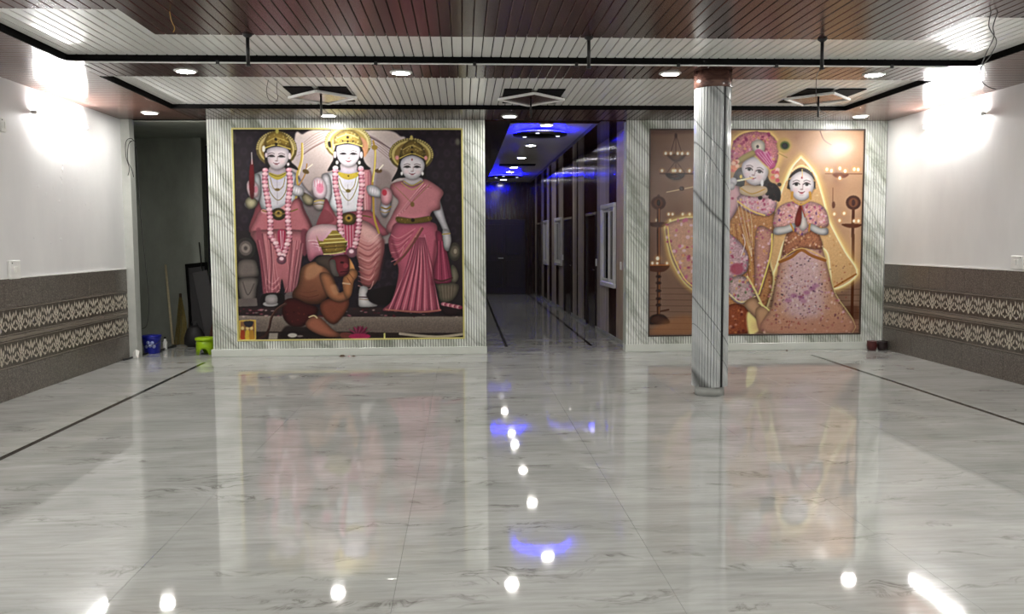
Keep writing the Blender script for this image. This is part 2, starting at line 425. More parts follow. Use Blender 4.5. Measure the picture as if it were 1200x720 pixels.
def paint_three_figures():
    A, B = tr(268, 145, 5.536), tr(405, 145, 5.536)
    C, D = tr(268, 270, 5.336), tr(405, 270, 5.336)
    K = tr(375, 150, 10.286)
    c = Canvas(270, 148, 546, 402, 3, (46, 34, 44))
    r = c.rng
    # dark damask ground
    for j in range(16):
        for i in range(20):
            x, y = 272 + i * 14 + (j % 2) * 7, 152 + j * 13
            c.ell((x, y), 4.2, 4.8, (66, 50, 64), .5, soft=1)
            c.ell((x, y), 1.8, 2.2, (44, 32, 46), .7, soft=.6)
    c.line(A(20, 48, 775, 48), (25, 15, 20), 2)
    c.ell((272, 163), 5, 8, (150, 150, 125), .5, soft=1.5)
    c.ell(B(730, 110)[0], 3, 4, (130, 130, 110), .6, soft=1)
    # throne back: pale arch
    c.poly(A(420, 720, 425, 110, 480, 70, 540, 42, 640, 42) + B(120, 42, 280, 42, 350, 75, 400, 150, 400, 720), (206, 190, 184), c2=(150, 132, 132), g=[(400, 150), (400, 285)], soft=.5)
    for k in range(5):
        c.line(A(440 + 12 * k, 210 - 22 * k, 560, 140 - 18 * k, 650, 85 - 12 * k), (165, 140, 135), .8, .6)
        c.line(B(120, 60 + 12 * k, 200, 95 + 16 * k, 290, 160 + 18 * k), (140, 112, 112), .8, .6)
    c.line(B(140, 75, 210, 110, 300, 165), (110, 85, 88), 1.4, .8)
    c.line(A(480, 200, 545, 155, 620, 115), (140, 110, 105), 1.3, .8)
    c.poly(A(470, 480, 560, 420, 650, 470, 640, 640, 520, 690, 470, 600), (120, 108, 110), soft=1.5, al=.8)
    c.poly(B(190, 330, 260, 300, 300, 380, 250, 700, 200, 700), (140, 122, 120), soft=1.2, al=.7)
    # stone scroll on the left and dais
    c.poly(C(20, 0, 170, 0, 190, 480, 20, 480), (48, 38, 42), True)
    c.ell(C(100, 110)[0], 11.5, 13, (128, 118, 112), rim=.4)
    c.ell(C(100, 108)[0], 7.5, 8.5, (104, 95, 90)); c.ell(C(100, 108)[0], 5, 5.6, (138, 128, 120)); c.ell(C(100, 108)[0], 2.2, 2.5, (92, 84, 80))
    c.poly(C(60, 190, 150, 180, 175, 230, 170, 285, 50, 290), (122, 112, 106), rim=.3)
    c.poly(C(60, 300, 170, 295, 165, 360, 150, 440, 80, 450, 55, 380), (128, 118, 112), rim=.35)
    c.line(C(80, 320, 110, 400, 150, 330), (88, 78, 76), 1.2, .8)
    c.poly(C(45, 425, 165, 420, 170, 470, 45, 475), (112, 102, 98), True)
    c.poly(C(30, 478, 747, 478) + D(747, 478, 747, 545) + C(30, 545), (62, 46, 48), True)
    c.poly(C(30, 530, 747, 538) + D(747, 535, 747, 640) + C(30, 640), (140, 126, 116), True, c2=(112, 98, 88), g=[(400, 370), (400, 392)], tex=.06)
    c.poly(C(30, 632, 747, 632) + D(330, 640, 747, 640, 747, 720) + C(30, 720), (58, 44, 40), True, tex=.1)
    c.line(D(330, 645, 560, 665, 747, 645), (178, 165, 145), 3, .9)
    c.line(D(250, 665, 480, 675, 747, 672), (70, 50, 42), 2.2, .9)
    for k in range(90):
        x = r.uniform(276, 542); y = r.uniform(361, 371)
        c.ell((x, y), r.uniform(.8, 2.6), r.uniform(.4, .9), [(175, 110, 120), (120, 40, 55), (190, 165, 160), (90, 30, 40)][k % 4], .75)
    # scroll and bowl on the right
    c.poly(D(560, 80, 735, 60, 735, 530, 540, 520), (52, 40, 46), True)
    c.ell(D(680, 125)[0], 7, 11, (152, 140, 120), rim=.4); c.ell(D(684, 122)[0], 4, 6, (108, 98, 84)); c.ell(D(684, 122)[0], 2, 3, (150, 140, 122))
    c.poly(D(660, 210, 690, 230, 705, 290, 670, 330, 650, 290), (140, 128, 108), rim=.3)
    c.poly(D(570, 320, 700, 330, 690, 400, 650, 440, 590, 440, 575, 380), (122, 110, 92), rim=.3)
    for k in range(5): c.line(D(590 + 20 * k, 335, 600 + 16 * k, 430), (84, 72, 62), .6, .8)
    c.poly(D(590, 470, 725, 470, 700, 525, 620, 525), (58, 34, 40), rim=.2)
    for k in range(12): c.ell(D(605 + 10 * k, 455 + (k * 37 % 35))[0], 2.6, 2, [(170, 100, 115), (200, 150, 150), (140, 60, 80)][k % 3])

    # ---------- standing archer on the left
    c.ell(A(310, 165)[0], 24, 20.8, (176, 152, 82), rim=.25); c.ell(A(310, 165)[0], 21, 18, (206, 186, 122)); c.ell(A(312, 172)[0], 18.5, 16.5, (160, 132, 66))
    for k in range(26):
        a = math.pi * (1.0 + k / 25); c.ell((324.0 + 22.3 * math.cos(a), 174.8 + 19.2 * math.sin(a)), 1, 1, (222, 204, 140), .8)
    c.poly(A(150, 720, 165, 560, 190, 480, 230, 540, 440, 470, 480, 540, 520, 720), (150, 78, 88), rim=.2)
    c.poly(A(165, 335, 240, 300, 380, 298, 445, 335, 460, 410, 440, 490, 385, 530, 290, 565, 215, 555, 188, 470, 168, 400), (212, 206, 212), rim=.35, rr=4)
    c.line(A(312, 360, 312, 520), (176, 168, 176), 1, .6); c.line(A(262, 400, 300, 425, 355, 405), (180, 172, 180), .9, .6)
    c.poly(A(160, 335, 200, 330, 210, 400, 205, 470, 175, 520, 120, 545, 100, 515, 130, 480, 160, 440), (196, 190, 194), rim=.35)
    c.poly(A(104, 500, 140, 470, 185, 500, 170, 540, 125, 552), (186, 176, 142), rim=.4)
    c.poly(A(118, 385, 135, 365, 165, 370, 192, 410, 185, 470, 140, 475, 118, 430), (228, 188, 194), rim=.25)
    c.ell(A(140, 405)[0], 2.4, 4.4, (205, 110, 130), .7); c.ell(A(172, 425)[0], 2.3, 3.8, (205, 110, 130), .7)
    c.poly(A(150, 230, 162, 270, 166, 360, 160, 475, 140, 475, 132, 400, 134, 300), (142, 20, 34), rim=.2); c.line(A(150, 190, 152, 262), (205, 200, 195), .9)
    c.poly(A(440, 335, 485, 400, 550, 480, 545, 520, 500, 525, 450, 470, 420, 400), (196, 188, 194), rim=.35)
    c.poly(A(480, 440, 545, 480, 545, 520, 500, 525, 470, 480), (180, 168, 130), rim=.4, al=.9)
    c.line(A(475, 130, 470, 230, 440, 330, 445, 420, 425, 520, 440, 640, 470, 720), (196, 168, 88), 2.4); c.line(A(480, 130, 478, 230, 452, 330), (238, 218, 150), .9)
    c.line(A(505, 260, 490, 330, 450, 400), (180, 140, 90), 1.6); c.ell(A(497, 308)[0], 4, 2.6, (120, 98, 60), rot=.4); c.line(A(505, 290, 540, 262), (220, 210, 190), 1.2)
    c.poly(A(395, 400, 440, 395, 482, 420, 475, 462, 425, 462, 398, 440), (226, 220, 224), rim=.3)
    for k in range(4): c.line(A(402 + 18 * k, 455 - k, 415 + 16 * k, 412), (170, 155, 165), .5, .8)
    c.poly(A(210, 555, 290, 560, 388, 520, 440, 480, 475, 560, 510, 720, 160, 720, 175, 610), (196, 116, 124), rim=.25)
    c.poly(A(215, 552, 300, 560, 390, 500, 400, 520, 330, 590, 220, 580), (214, 150, 150))
    # dhoti legs with folds
    c.poly(C(150, 0, 480, 0, 470, 90, 450, 170, 430, 300, 400, 385, 350, 395, 322, 300, 300, 400, 215, 392, 200, 300, 185, 170, 165, 80), (196, 118, 126), rim=.3, rr=5)
    c.poly(C(165, 0, 200, 0, 215, 170, 225, 380, 205, 390, 190, 200), (150, 78, 92), al=.8, soft=.6)
    c.poly(C(445, 0, 490, 0, 490, 120, 455, 150), (140, 70, 84), al=.9, soft=.6)
    for k in range(9):
        t = k / 8
        c.line(C(225 + 60 * t, 20, 240 + 40 * t, 160 + 30 * t, 215 + 95 * t, 330 + 60 * (1 - abs(t - .5))), (158, 82, 96) if k % 2 else (214, 144, 148), 1, .55)
        c.line(C(440 - 60 * t, 60, 420 - 60 * t, 200, 340 + 70 * t, 385), (158, 82, 96) if k % 2 else (212, 142, 146), 1, .55)
    for k in range(5): c.line(C(230, 300 + 20 * k, 265, 330 + 18 * k, 305, 290 + 20 * k), (150, 76, 92) if k % 2 else (226, 160, 166), .9, .7)
    for x0, y0, x1, y1, x2, y2 in ((175, 60, 200, 200, 222, 380), (250, 40, 262, 200, 250, 385), (205, 20, 225, 180, 240, 390), (420, 120, 400, 260, 385, 385), (390, 60, 375, 220, 360, 380), (445, 80, 420, 250, 400, 370)):
        c.line(C(x0, y0, x1, y1, x2, y2), (112, 52, 66), 1.6, .6, .8); c.line(C(x0 + 10, y0, x1 + 9, y1, x2 + 5, y2), (226, 164, 166), 1.4, .4, .9)
    c.poly(C(300, 0, 348, 0, 342, 100, 325, 150, 308, 100), (186, 62, 96)); c.line(C(318, 0, 322, 110), (238, 190, 200), .9); c.line(C(334, 0, 330, 100), (238, 190, 200), .7)
    c.ell(A(318, 583)[0], 8.5, 7.2, (118, 94, 46), rim=.3); c.ell(A(318, 580)[0], 4.5, 4, (168, 142, 70)); c.ell(A(318, 578)[0], 1.7, 1.7, (60, 40, 25))
    c.line(A(215, 560, 290, 580, 350, 580, 440, 550), (140, 112, 55), 1.6, .8)
    c.poly(C(205, 395, 330, 395, 330, 470, 200, 470), (34, 24, 26), al=.9)
    c.ell(C(250, 457)[0], 9, 3.2, (206, 200, 200), rim=.2); c.poly(C(225, 405, 285, 400, 290, 450, 225, 455), (176, 168, 168), rim=.2)
    c.poly(C(345, 390, 400, 385, 390, 440, 345, 440), (120, 108, 106), al=.8)
    # neck, hair, face and crown
    c.poly(A(230, 165, 260, 140, 375, 140, 402, 185, 400, 240, 440, 280, 445, 300, 400, 285, 350, 290, 270, 290, 238, 262, 232, 210), (42, 30, 32))
    c.poly(A(275, 270, 350, 270, 372, 325, 315, 350, 255, 325), (196, 180, 182), rim=.15)
    c.poly(A(262, 316, 315, 330, 368, 314, 360, 340, 315, 362, 268, 340), (196, 178, 78)); c.line(A(265, 322, 315, 340, 365, 320), (110, 90, 40), .6)
    c.poly(A(248, 200, 252, 165, 310, 150, 378, 162, 392, 205, 376, 255, 345, 287, 310, 299, 278, 287, 256, 250), (228, 214, 218), rim=.22)
    c.ell(A(243, 205)[0], 1.5, 3, (214, 198, 200)); c.ell(A(394, 210)[0], 1.8, 4, (214, 198, 200)); c.ell(A(384, 262)[0], 1.6, 2, (222, 205, 205))
    c.face(323.8, 185, 25.5, 27, None, .03, (150, 82, 90))
    c.poly(A(238, 160, 236, 110, 262, 70, 310, 52, 360, 68, 394, 110, 402, 172, 375, 152, 310, 143, 252, 158), (166, 138, 56), rim=.25, dots=([(212, 192, 110), (120, 92, 38), (226, 210, 140)], 90, .7))
    c.line(A(240, 158, 310, 140, 398, 165), (206, 186, 104), 1.3); c.line(A(250, 120, 310, 95, 385, 120), (205, 182, 96), .9)
    c.ell(A(306, 104)[0], 1.6, 1.7, (45, 28, 26)); c.ell(A(308, 135)[0], 1.7, 1.5, (45, 28, 26)); c.ell(A(315, 50)[0], 2, 3.4, (186, 172, 86)); c.ell(A(228, 165)[0], 2, 3.8, (236, 226, 205))
    c.line(A(252, 355, 262, 430, 300, 485, 330, 488, 365, 440, 378, 360), (150, 130, 80), .9); c.line(A(268, 350, 285, 410, 318, 430, 350, 400, 362, 350), (165, 142, 80), .8)
    c.ell(A(312, 425)[0], 3, 1.6, (140, 118, 62))
    G = [(226, 158, 172), (232, 186, 194), (206, 128, 146)]
    c.beads(A(236, 300, 234, 390, 252, 500, 265, 620, 265, 720) + C(285, 70, 305, 120, 320, 165), 3.4, G)
    c.beads(A(388, 298, 396, 390, 382, 490, 378, 610, 386, 720) + C(360, 70, 345, 120, 325, 168), 3.4, G)
    c.ell(C(322, 180)[0], 5.8, 5.2, (214, 130, 156), rim=.3); c.ell(C(322, 172)[0], 2.6, 2.2, (240, 195, 205))

    # ---------- seated figure in the middle
    c.ell(K(335, 175)[0], 27.5, 20.5, (186, 164, 88), rim=.2); c.ell(K(335, 175)[0], 25, 18.5, (222, 206, 142)); c.ell(K(338, 180)[0], 22, 16.5, (190, 164, 88))
    for k in range(30):
        a = math.pi * (.92 + 1.16 * k / 29); c.ell((407.6 + 26 * math.cos(a), 167 + 19.4 * math.sin(a)), 1.1, 1.1, (236, 222, 160), .8)
    c.poly(K(480, 110, 560, 160, 575, 260, 530, 345, 500, 250), (214, 160, 118), soft=.8)
    c.poly(K(90, 170, 120, 160, 130, 230, 100, 225), (55, 35, 30)); c.poly(K(150, 150, 190, 120, 180, 250, 150, 260), (226, 202, 160), soft=.6)
    c.poly(A(612, 330, 660, 310) + B(20, 300, 100, 310, 155, 330, 165, 420, 150, 520, 80, 570, 0, 580) + A(700, 570, 650, 540, 622, 450, 600, 400), (228, 224, 230), rim=.3, rr=4)
    c.line(B(10, 390, 10, 520), (188, 182, 192), 1, .6); c.line(B(-50, 420, 0, 440, 50, 420), (190, 182, 190), 1, .5)
    c.poly(B(100, 300, 160, 300, 165, 440, 160, 560, 120, 580, 100, 480), (216, 146, 152), rim=.25)
    c.line(B(118, 310, 122, 560), (236, 186, 190), 1, .8); c.line(B(142, 310, 146, 560), (180, 100, 112), 1, .8)
    c.poly(A(600, 330, 650, 330, 665, 440, 640, 520, 600, 545, 560, 520, 590, 470, 605, 420), (216, 208, 214), rim=.35)
    c.poly(A(545, 500, 580, 465, 625, 480, 620, 540, 580, 560, 548, 540), (196, 182, 176), rim=.35)
    c.line(A(552, 500, 590, 492, 628, 500), (190, 168, 96), 1.5); c.line(A(545, 520, 585, 515, 625, 522), (130, 108, 60), .8)
    c.poly(A(540, 380, 552, 352, 575, 345, 600, 350, 622, 380, 632, 420, 620, 470, 585, 482, 553, 465, 540, 425), (238, 212, 222), rim=.22)
    c.ell(A(588, 415)[0], 4.4, 6, (232, 128, 160), .75, soft=.8)
    for k in range(4): c.line(A(555 + 16 * k, 400 + abs(k - 1) * 4, 553 + 17 * k, 360 + abs(k - 1) * 6), (206, 120, 140), .7, .8)
    # robe across lap, knees
    c.poly(A(625, 480, 660, 540, 700, 600) + B(0, 570, 80, 560, 160, 560, 220, 640, 245, 720) + A(510, 720, 560, 660, 600, 560), (176, 96, 108), rim=.2)
    c.poly(A(600, 560, 640, 560, 680, 620, 620, 650, 560, 660), (150, 72, 82), al=.8)
    c.poly(C(478, 20, 520, -30, 600, -45, 690, -30, 730, 20, 747, 120, 700, 160, 560, 150, 500, 190, 478, 120), (226, 186, 190), c2=(196, 116, 136), g=[(372, 268), (366, 300)], rim=.25)
    for k in range(5): c.line(C(490 + 12 * k, 60 + 8 * k, 540 + 14 * k, 60 + 14 * k, 560 + 18 * k, 120 + 8 * k), (180, 104, 124) if k % 2 else (236, 200, 202), .9, .7)
    c.poly(D(-60, -60, 30, -80, 130, -60, 210, 10, 237, 90, 215, 200, 188, 310, 140, 352, 90, 330, 72, 200, 40, 120, -40, 60), (222, 162, 160), c2=(196, 116, 112), g=[(430, 262), (425, 335)], rim=.32, rr=5)
    for k in range(11):
        y = 20 + 30 * k
        c.line(D(80 - k, y + 20, 140, y + 42, 205 - 4 * k, y - 8), (170, 90, 96) if k % 2 else (228, 172, 168), 1.2, .6)
    for k in range(6): c.line(D(75, 90 + 40 * k, 140, 118 + 40 * k, 215 - 5 * k, 60 + 42 * k), (140, 66, 70), 1.6, .5, .8)
    c.line(D(228, 60, 222, 160, 195, 300), (130, 60, 66), 4, .5, 1.6); c.poly(D(95, -30, 170, -10, 205, 60, 150, 70, 100, 30), (242, 200, 192), al=.5, soft=2)
    c.poly(D(-40, -90, 60, -90, 60, 100, 20, 160, -30, 110), (196, 84, 112), rim=.2)
    for k in range(4): c.line(D(-20 + 20 * k, -80, -10 + 16 * k, 120), (234, 184, 194), .8, .8)
    c.poly(B(-40, 590, 15, 570, 60, 590, 50, 640, 10, 650, -35, 635), (128, 100, 48), rim=.3); c.ell(B(14, 606)[0], 4.4, 4.2, (170, 138, 62)); c.ell(B(14, 606)[0], 1.8, 1.8, (52, 34, 24))
    c.line(B(60, 600, 110, 590, 160, 600), (124, 98, 52), 1.5)
    c.poly(D(-10, 150, 30, 190, 50, 250, 20, 280, -20, 260), (206, 146, 90))
    c.poly(D(80, 350, 128, 352, 124, 400, 140, 440, 190, 464, 150, 475, 80, 474, 70, 440), (210, 204, 204), rim=.25); c.line(D(76, 412, 128, 414), (92, 60, 60), 1.4); c.line(D(76, 425, 132, 430), (150, 120, 90), .8)
    c.poly(D(130, 380, 300, 340, 290, 450, 190, 462, 140, 430), (34, 24, 26), al=.85, soft=.8)
    # bow and the hand that holds it
    c.line(B(178, 110, 190, 180, 185, 280, 170, 380, 175, 480, 180, 600, 210, 700), (188, 152, 72), 2.4); c.line(B(192, 160, 186, 270, 174, 370), (244, 226, 140), 1)
    c.ell(B(186, 150)[0], 3.6, 3, (168, 140, 66)); c.ell(B(210, 300)[0], 4.4, 2.5, (120, 95, 60)); c.line(B(215, 290, 240, 262), (226, 216, 200), 1.6)
    c.poly(B(132, 400, 170, 392, 212, 412, 235, 450, 228, 470, 160, 462, 138, 440), (222, 216, 222), rim=.3)
    for k in range(4): c.line(B(145 + 16 * k, 450, 150 + 15 * k, 408), (170, 155, 165), .5, .8)
    # hair, face, crown
    c.poly(K(165, 280, 200, 200, 330, 170, 460, 190, 515, 270, 520, 370, 560, 440, 605, 480, 540, 495, 480, 480, 440, 500, 230, 500, 180, 490, 85, 515, 120, 440, 155, 370), (38, 26, 28))
    c.poly(K(250, 420, 430, 420, 440, 510, 470, 540, 335, 570, 205, 540, 240, 500), (214, 200, 206), rim=.15)
    c.poly(K(205, 525, 335, 545, 462, 525, 440, 580, 335, 615, 245, 585), (212, 188, 76), dots=([(240, 225, 130), (150, 120, 50)], 40, .5)); c.ell(K(335, 570)[0], .8, .8, (60, 40, 20))
    c.poly(K(193, 260, 212, 208, 330, 190, 452, 208, 482, 262, 476, 335, 440, 402, 392, 446, 335, 462, 276, 442, 226, 392, 198, 330), (242, 233, 241), rim=.2)
    c.ell(K(176, 318)[0], 1.7, 4, (230, 215, 222)); c.ell(K(494, 318)[0], 1.7, 4, (230, 215, 222))
    c.face(407.7, 181.5, 26.5, 27, None, 0, (182, 104, 118), (30, 24, 34))
    c.line(K(335, 215, 335, 262), (205, 140, 150), .5)
    c.ell(K(200, 410)[0], 1.6, 2.2, (226, 218, 214)); c.ell(K(468, 410)[0], 1.6, 2.2, (226, 218, 214)); c.ell(K(180, 475)[0], 3.4, 2.6, (236, 214, 218)); c.ell(K(485, 475)[0], 3.2, 2.6, (236, 214, 218))
    c.poly(K(168, 205, 165, 130, 205, 75, 270, 35, 335, 15, 400, 35, 462, 88, 502, 160, 505, 225, 440, 198, 332, 182, 220, 202), (200, 174, 86), rim=.22, dots=([(236, 220, 140), (150, 120, 50), (242, 232, 170)], 100, .7))
    c.line(K(170, 200, 330, 172, 505, 215), (226, 206, 126), 1.2); c.line(K(200, 120, 335, 75, 460, 120), (236, 218, 140), 1)
    c.ell(K(330, 110)[0], 1.5, 1.4, (40, 28, 26)); c.ell(K(330, 160)[0], 1.2, 1.2, (40, 28, 26)); c.ell(K(270, 155)[0], .9, .8, (60, 40, 30)); c.ell(K(395, 155)[0], .9, .8, (60, 40, 30))
    c.line(B(-60, 330, -40, 420, 5, 490, 40, 470, 70, 400, 85, 330), (160, 150, 100), .9); c.line(B(-45, 350, -20, 410, 15, 430, 50, 400, 65, 340), (170, 150, 90), .8); c.ell(B(12, 430)[0], 3, 2, (140, 126, 70))
    c.beads(A(688, 300, 690, 400, 712, 520, 716, 650) + D(-30, 30, -10, 90), 3.4, G)
    c.beads(B(95, 290, 102, 400, 86, 520, 80, 640) + D(70, 0, 55, 70, 40, 110), 3.4, G)
    c.ell(D(30, 132)[0], 6.4, 6, (216, 134, 158), rim=.3); c.ell(D(28, 125)[0], 2.8, 2.4, (242, 198, 208))

    # ---------- standing woman on the right
    c.ell(B(425, 195)[0], 26.5, 19.5, (166, 144, 76), rim=.25); c.ell(B(425, 195)[0], 23.5, 17, (196, 176, 106)); c.ell(B(427, 200)[0], 20.5, 15.5, (146, 120, 58))
    for k in range(28):
        a = math.pi * (.95 + 1.1 * k / 27); c.ell((481.8 + 25 * math.cos(a), 180.2 + 18.3 * math.sin(a)), 1, 1, (214, 196, 130), .8)
    c.poly(B(345, 240, 360, 190, 430, 170, 500, 190, 520, 250, 520, 320, 510, 345, 350, 345, 295, 368, 330, 300), (36, 26, 28))
    c.poly(B(560, 540, 600, 470, 622, 520, 650, 620, 682, 715, 650, 720, 610, 640), (206, 200, 206), rim=.35)
    c.poly(B(255, 600, 230, 590, 218, 540, 240, 480, 290, 490, 280, 560), (206, 198, 202), rim=.35)
    c.poly(B(270, 700, 300, 580, 340, 500, 310, 460, 285, 420, 300, 380, 380, 362, 430, 380, 500, 350, 560, 372, 634, 432, 612, 490, 612, 545, 560, 560, 545, 610, 560, 720), (204, 128, 136), rim=.28, rr=4)
    for k in range(8):
        c.line(B(330 + 8 * k, 590 - 6 * k, 400 + 14 * k, 500 - 12 * k, 500 + 8 * k, 380 + 4 * k), (168, 88, 102) if k % 2 else (230, 170, 172), 1, .7)
    c.line(B(300, 385, 360, 440, 420, 500), (160, 120, 90), .8, .8); c.line(B(545, 385, 480, 450, 430, 500), (160, 120, 90), .8, .8); c.ell(B(430, 515)[0], 2.4, 3, (150, 110, 70))
    c.poly(B(395, 335, 468, 335, 500, 362, 430, 395, 372, 372), (206, 194, 196), rim=.15)
    c.line(B(375, 365, 430, 392, 490, 362), (178, 152, 84), 1.3); c.line(B(360, 375, 430, 420, 505, 370), (190, 166, 96), .8)
    c.poly(B(353, 255, 372, 215, 430, 198, 488, 215, 512, 255, 502, 302, 470, 342, 430, 357, 390, 342, 362, 302), (222, 214, 218), rim=.22)
    c.face(482.7, 196, 26, 26, None, 0, (150, 70, 82), (30, 22, 26))
    c.ell(B(430, 226)[0], .8, 1.1, (150, 40, 50))
    c.ell(B(362, 316)[0], 1.4, 2.2, (235, 228, 222)); c.ell(B(498, 316)[0], 1.4, 2.2, (235, 228, 222))
    c.poly(B(348, 222, 362, 155, 395, 115, 430, 98, 472, 115, 508, 160, 518, 222, 470, 205, 430, 192, 388, 205), (140, 116, 52), rim=.25, dots=([(206, 186, 104), (96, 74, 34), (216, 198, 130)], 90, .7))
    c.line(B(350, 218, 430, 188, 516, 218), (196, 174, 94), 1.1); c.line(B(370, 165, 430, 135, 495, 165), (190, 168, 90), .8)
    c.ell(B(427, 86)[0], 1.8, 2.8, (190, 172, 96)); c.ell(B(430, 147)[0], 1.1, 1.1, (35, 24, 24)); c.ell(B(430, 178)[0], 1.4, 1.5, (35, 24, 24)); c.ell(B(332, 215)[0], 2.2, 2.6, (214, 150, 140)); c.ell(B(520, 215)[0], 2, 2.6, (214, 150, 140))
    c.poly(B(225, 430, 240, 410, 268, 408, 295, 430, 298, 480, 270, 520, 235, 512, 224, 470), (226, 164, 172), rim=.25); c.ell(B(248, 440)[0], 3, 3.6, (190, 50, 70), .8)
    c.line(B(228, 535, 260, 545, 288, 530), (150, 124, 66), 2); c.line(B(222, 560, 250, 570, 280, 560), (160, 134, 76), 1)
    # sari skirt with folds
    c.poly(D(275, 20, 320, -60, 540, -60, 575, 0, 600, 60, 565, 200, 548, 330, 582, 470, 590, 500, 500, 512, 400, 512, 310, 502, 222, 495, 275, 440, 312, 330, 322, 220, 275, 140, 262, 60), (196, 98, 120), rim=.25, rr=5)
    for k in range(15):
        t = k / 14
        c.line(D(440 + 50 * t, 20, 380 + 150 * t, 220, 260 + 320 * t, 495), (150, 58, 84) if k % 2 else (226, 142, 156), 1.25, .75)
    for k in range(7): c.line(D(280, 20 + 28 * k, 330, 40 + 20 * k, 430 - 12 * k, -20 + 20 * k), (164, 76, 92) if k % 2 else (220, 140, 146), 1, .7)
    for k in range(7):
        t = k / 6; c.line(D(430 + 60 * t, 40, 370 + 170 * t, 240, 285 + 280 * t, 490), (104, 34, 58), 1.5, .55, .8)
    c.line(D(285, 60, 330, 180), (120, 46, 66), 3, .5, 1.5); c.line(D(560, 60, 545, 200, 540, 330), (120, 40, 62), 3, .5, 1.5)
    c.line(D(478, -20, 420, 70, 360, 150, 300, 205), (136, 78, 70), 2.6, .9); c.line(D(470, -30, 410, 60, 350, 140), (186, 134, 104), .8, .9)
    c.poly(D(560, 0, 600, 10, 625, 100, 662, 300, 600, 325, 552, 320, 545, 240, 570, 120), (162, 62, 92), rim=.25)
    for k in range(4): c.line(D(580 + 10 * k, 60, 575 + 24 * k, 310), (120, 36, 66) if k % 2 else (196, 96, 122), .9, .8)
    c.line(D(552, 300, 600, 310, 664, 290), (96, 50, 50), 2, .9)
    c.line(D(240, 490, 350, 500, 470, 506, 588, 494), (176, 112, 96), 1.6, .9)
    c.poly(B(328, 595, 430, 606, 545, 590, 545, 622, 430, 640, 335, 632), (146, 114, 50), rim=.2, dots=([(196, 164, 86), (90, 66, 30)], 30, .6)); c.ell(B(432, 617)[0], 2.2, 2.2, (60, 36, 26))
    c.poly(D(605, -10, 640, -10, 660, 40, 655, 80, 640, 120, 618, 110, 608, 70), (206, 198, 200), rim=.3); c.line(D(605, 15, 650, 10), (170, 146, 90), 1.6)

    # ---------- kneeling devotee in front
    c.poly(C(430, 600, 560, 610, 640, 660, 660, 690, 330, 690, 340, 600), (40, 26, 26), al=.9, soft=1)
    c.poly(C(440, 240, 480, 205, 540, 190, 610, 225, 650, 300, 662, 360, 610, 410, 560, 455, 470, 455, 395, 425, 390, 380, 425, 330), (168, 112, 78), c2=(120, 68, 48), g=[(362, 312), (352, 354)], rim=.3, rr=5)
    c.poly(C(480, 225, 540, 200, 580, 230, 530, 290, 470, 300), (192, 140, 102), al=.7, soft=1.4)
    c.line(C(430, 400, 490, 415, 550, 400), (110, 60, 44), 1, .7); c.line(C(420, 375, 480, 385, 540, 370), (118, 68, 50), .8, .6)
    c.poly(C(560, 460, 620, 420, 747, 400) + D(20, 330, 10, 420) + C(740, 470, 690, 550, 640, 585, 580, 540), (140, 76, 54), rim=.3)
    c.poly(C(335, 440, 400, 420, 470, 450, 545, 480, 530, 540, 490, 570, 440, 600, 370, 592, 325, 530), (84, 26, 26), rim=.3, dots=([(110, 40, 34), (60, 16, 20)], 30, 1))
    c.poly(C(470, 570, 520, 530, 570, 550, 640, 620, 695, 655, 640, 668, 560, 655, 480, 610), (172, 106, 80), rim=.3)
    c.line(C(490, 540, 520, 530, 540, 545), (210, 180, 140), 1.4)
    c.poly(C(690, 640, 747, 640) + D(30, 660) + C(740, 672, 690, 668), (120, 66, 56))
    c.poly(C(560, 265, 620, 265, 655, 330, 680, 385, 747, 340) + D(15, 300, 40, 340, 15, 400) + C(730, 430, 670, 445, 610, 410, 575, 340), (178, 118, 80), rim=.32)
    c.poly(C(625, 345, 660, 335, 680, 380, 650, 400), (206, 150, 108), al=.6, soft=.9)
    c.poly(D(-30, 330, -15, 270, 25, 235, 60, 245, 65, 280, 40, 320, 25, 400, -10, 420), (190, 128, 82), rim=.28); c.line(D(10, 260, 40, 300), (130, 76, 50), .8); c.line(D(0, 290, 25, 330), (130, 76, 50), .7)
    c.line(C(705, 325, 747, 330), (200, 165, 130), 1.8)
    c.poly(C(540, 170, 600, 150, 660, 160, 670, 220, 650, 290, 600, 230, 545, 205), (92, 76, 66), rim=.2)
    c.poly(C(620, 180, 670, 150, 735, 150, 747, 200, 740, 260, 700, 285, 655, 275, 640, 230), (128, 46, 56), rim=.3); c.poly(C(620, 190, 655, 180, 665, 240, 680, 280, 640, 270), (126, 112, 106), rim=.2)
    c.ell(C(700, 195)[0], 2.2, 1.2, (60, 20, 26)); c.ell(C(722, 215)[0], 3, 3, (156, 62, 70)); c.line(C(690, 255, 735, 250), (70, 20, 28), .9)
    c.poly(C(560, 75, 735, 62, 722, 128, 655, 142, 585, 145), (158, 128, 52), True, rim=.25, dots=([(214, 194, 104), (112, 86, 36)], 40, .7))
    c.poly(C(540, 25, 556, 60, 585, 62, 600, 80, 560, 100), (150, 122, 50), True)
    c.poly(C(590, 48, 715, 42, 730, 70, 575, 80), (176, 148, 62), True); c.poly(C(618, 22, 692, 18, 712, 44, 595, 50), (150, 122, 50), True); c.poly(C(640, -5, 668, -6, 690, 18, 620, 22), (172, 144, 60), True)
    for q in ((562, 76, 733, 63), (592, 50, 714, 43), (620, 23, 690, 18), (586, 143, 655, 139, 720, 125)): c.line(C(*q), (226, 210, 130), 1.1)
    c.line(C(578, 108, 725, 96), (96, 72, 30), 1.2, .8)
    c.line(C(345, 455, 290, 490, 255, 545, 240, 610, 215, 655, 180, 675), (74, 48, 42), 2.8); c.line(C(340, 452, 285, 490, 250, 545, 235, 610), (118, 84, 72), .8, .8)
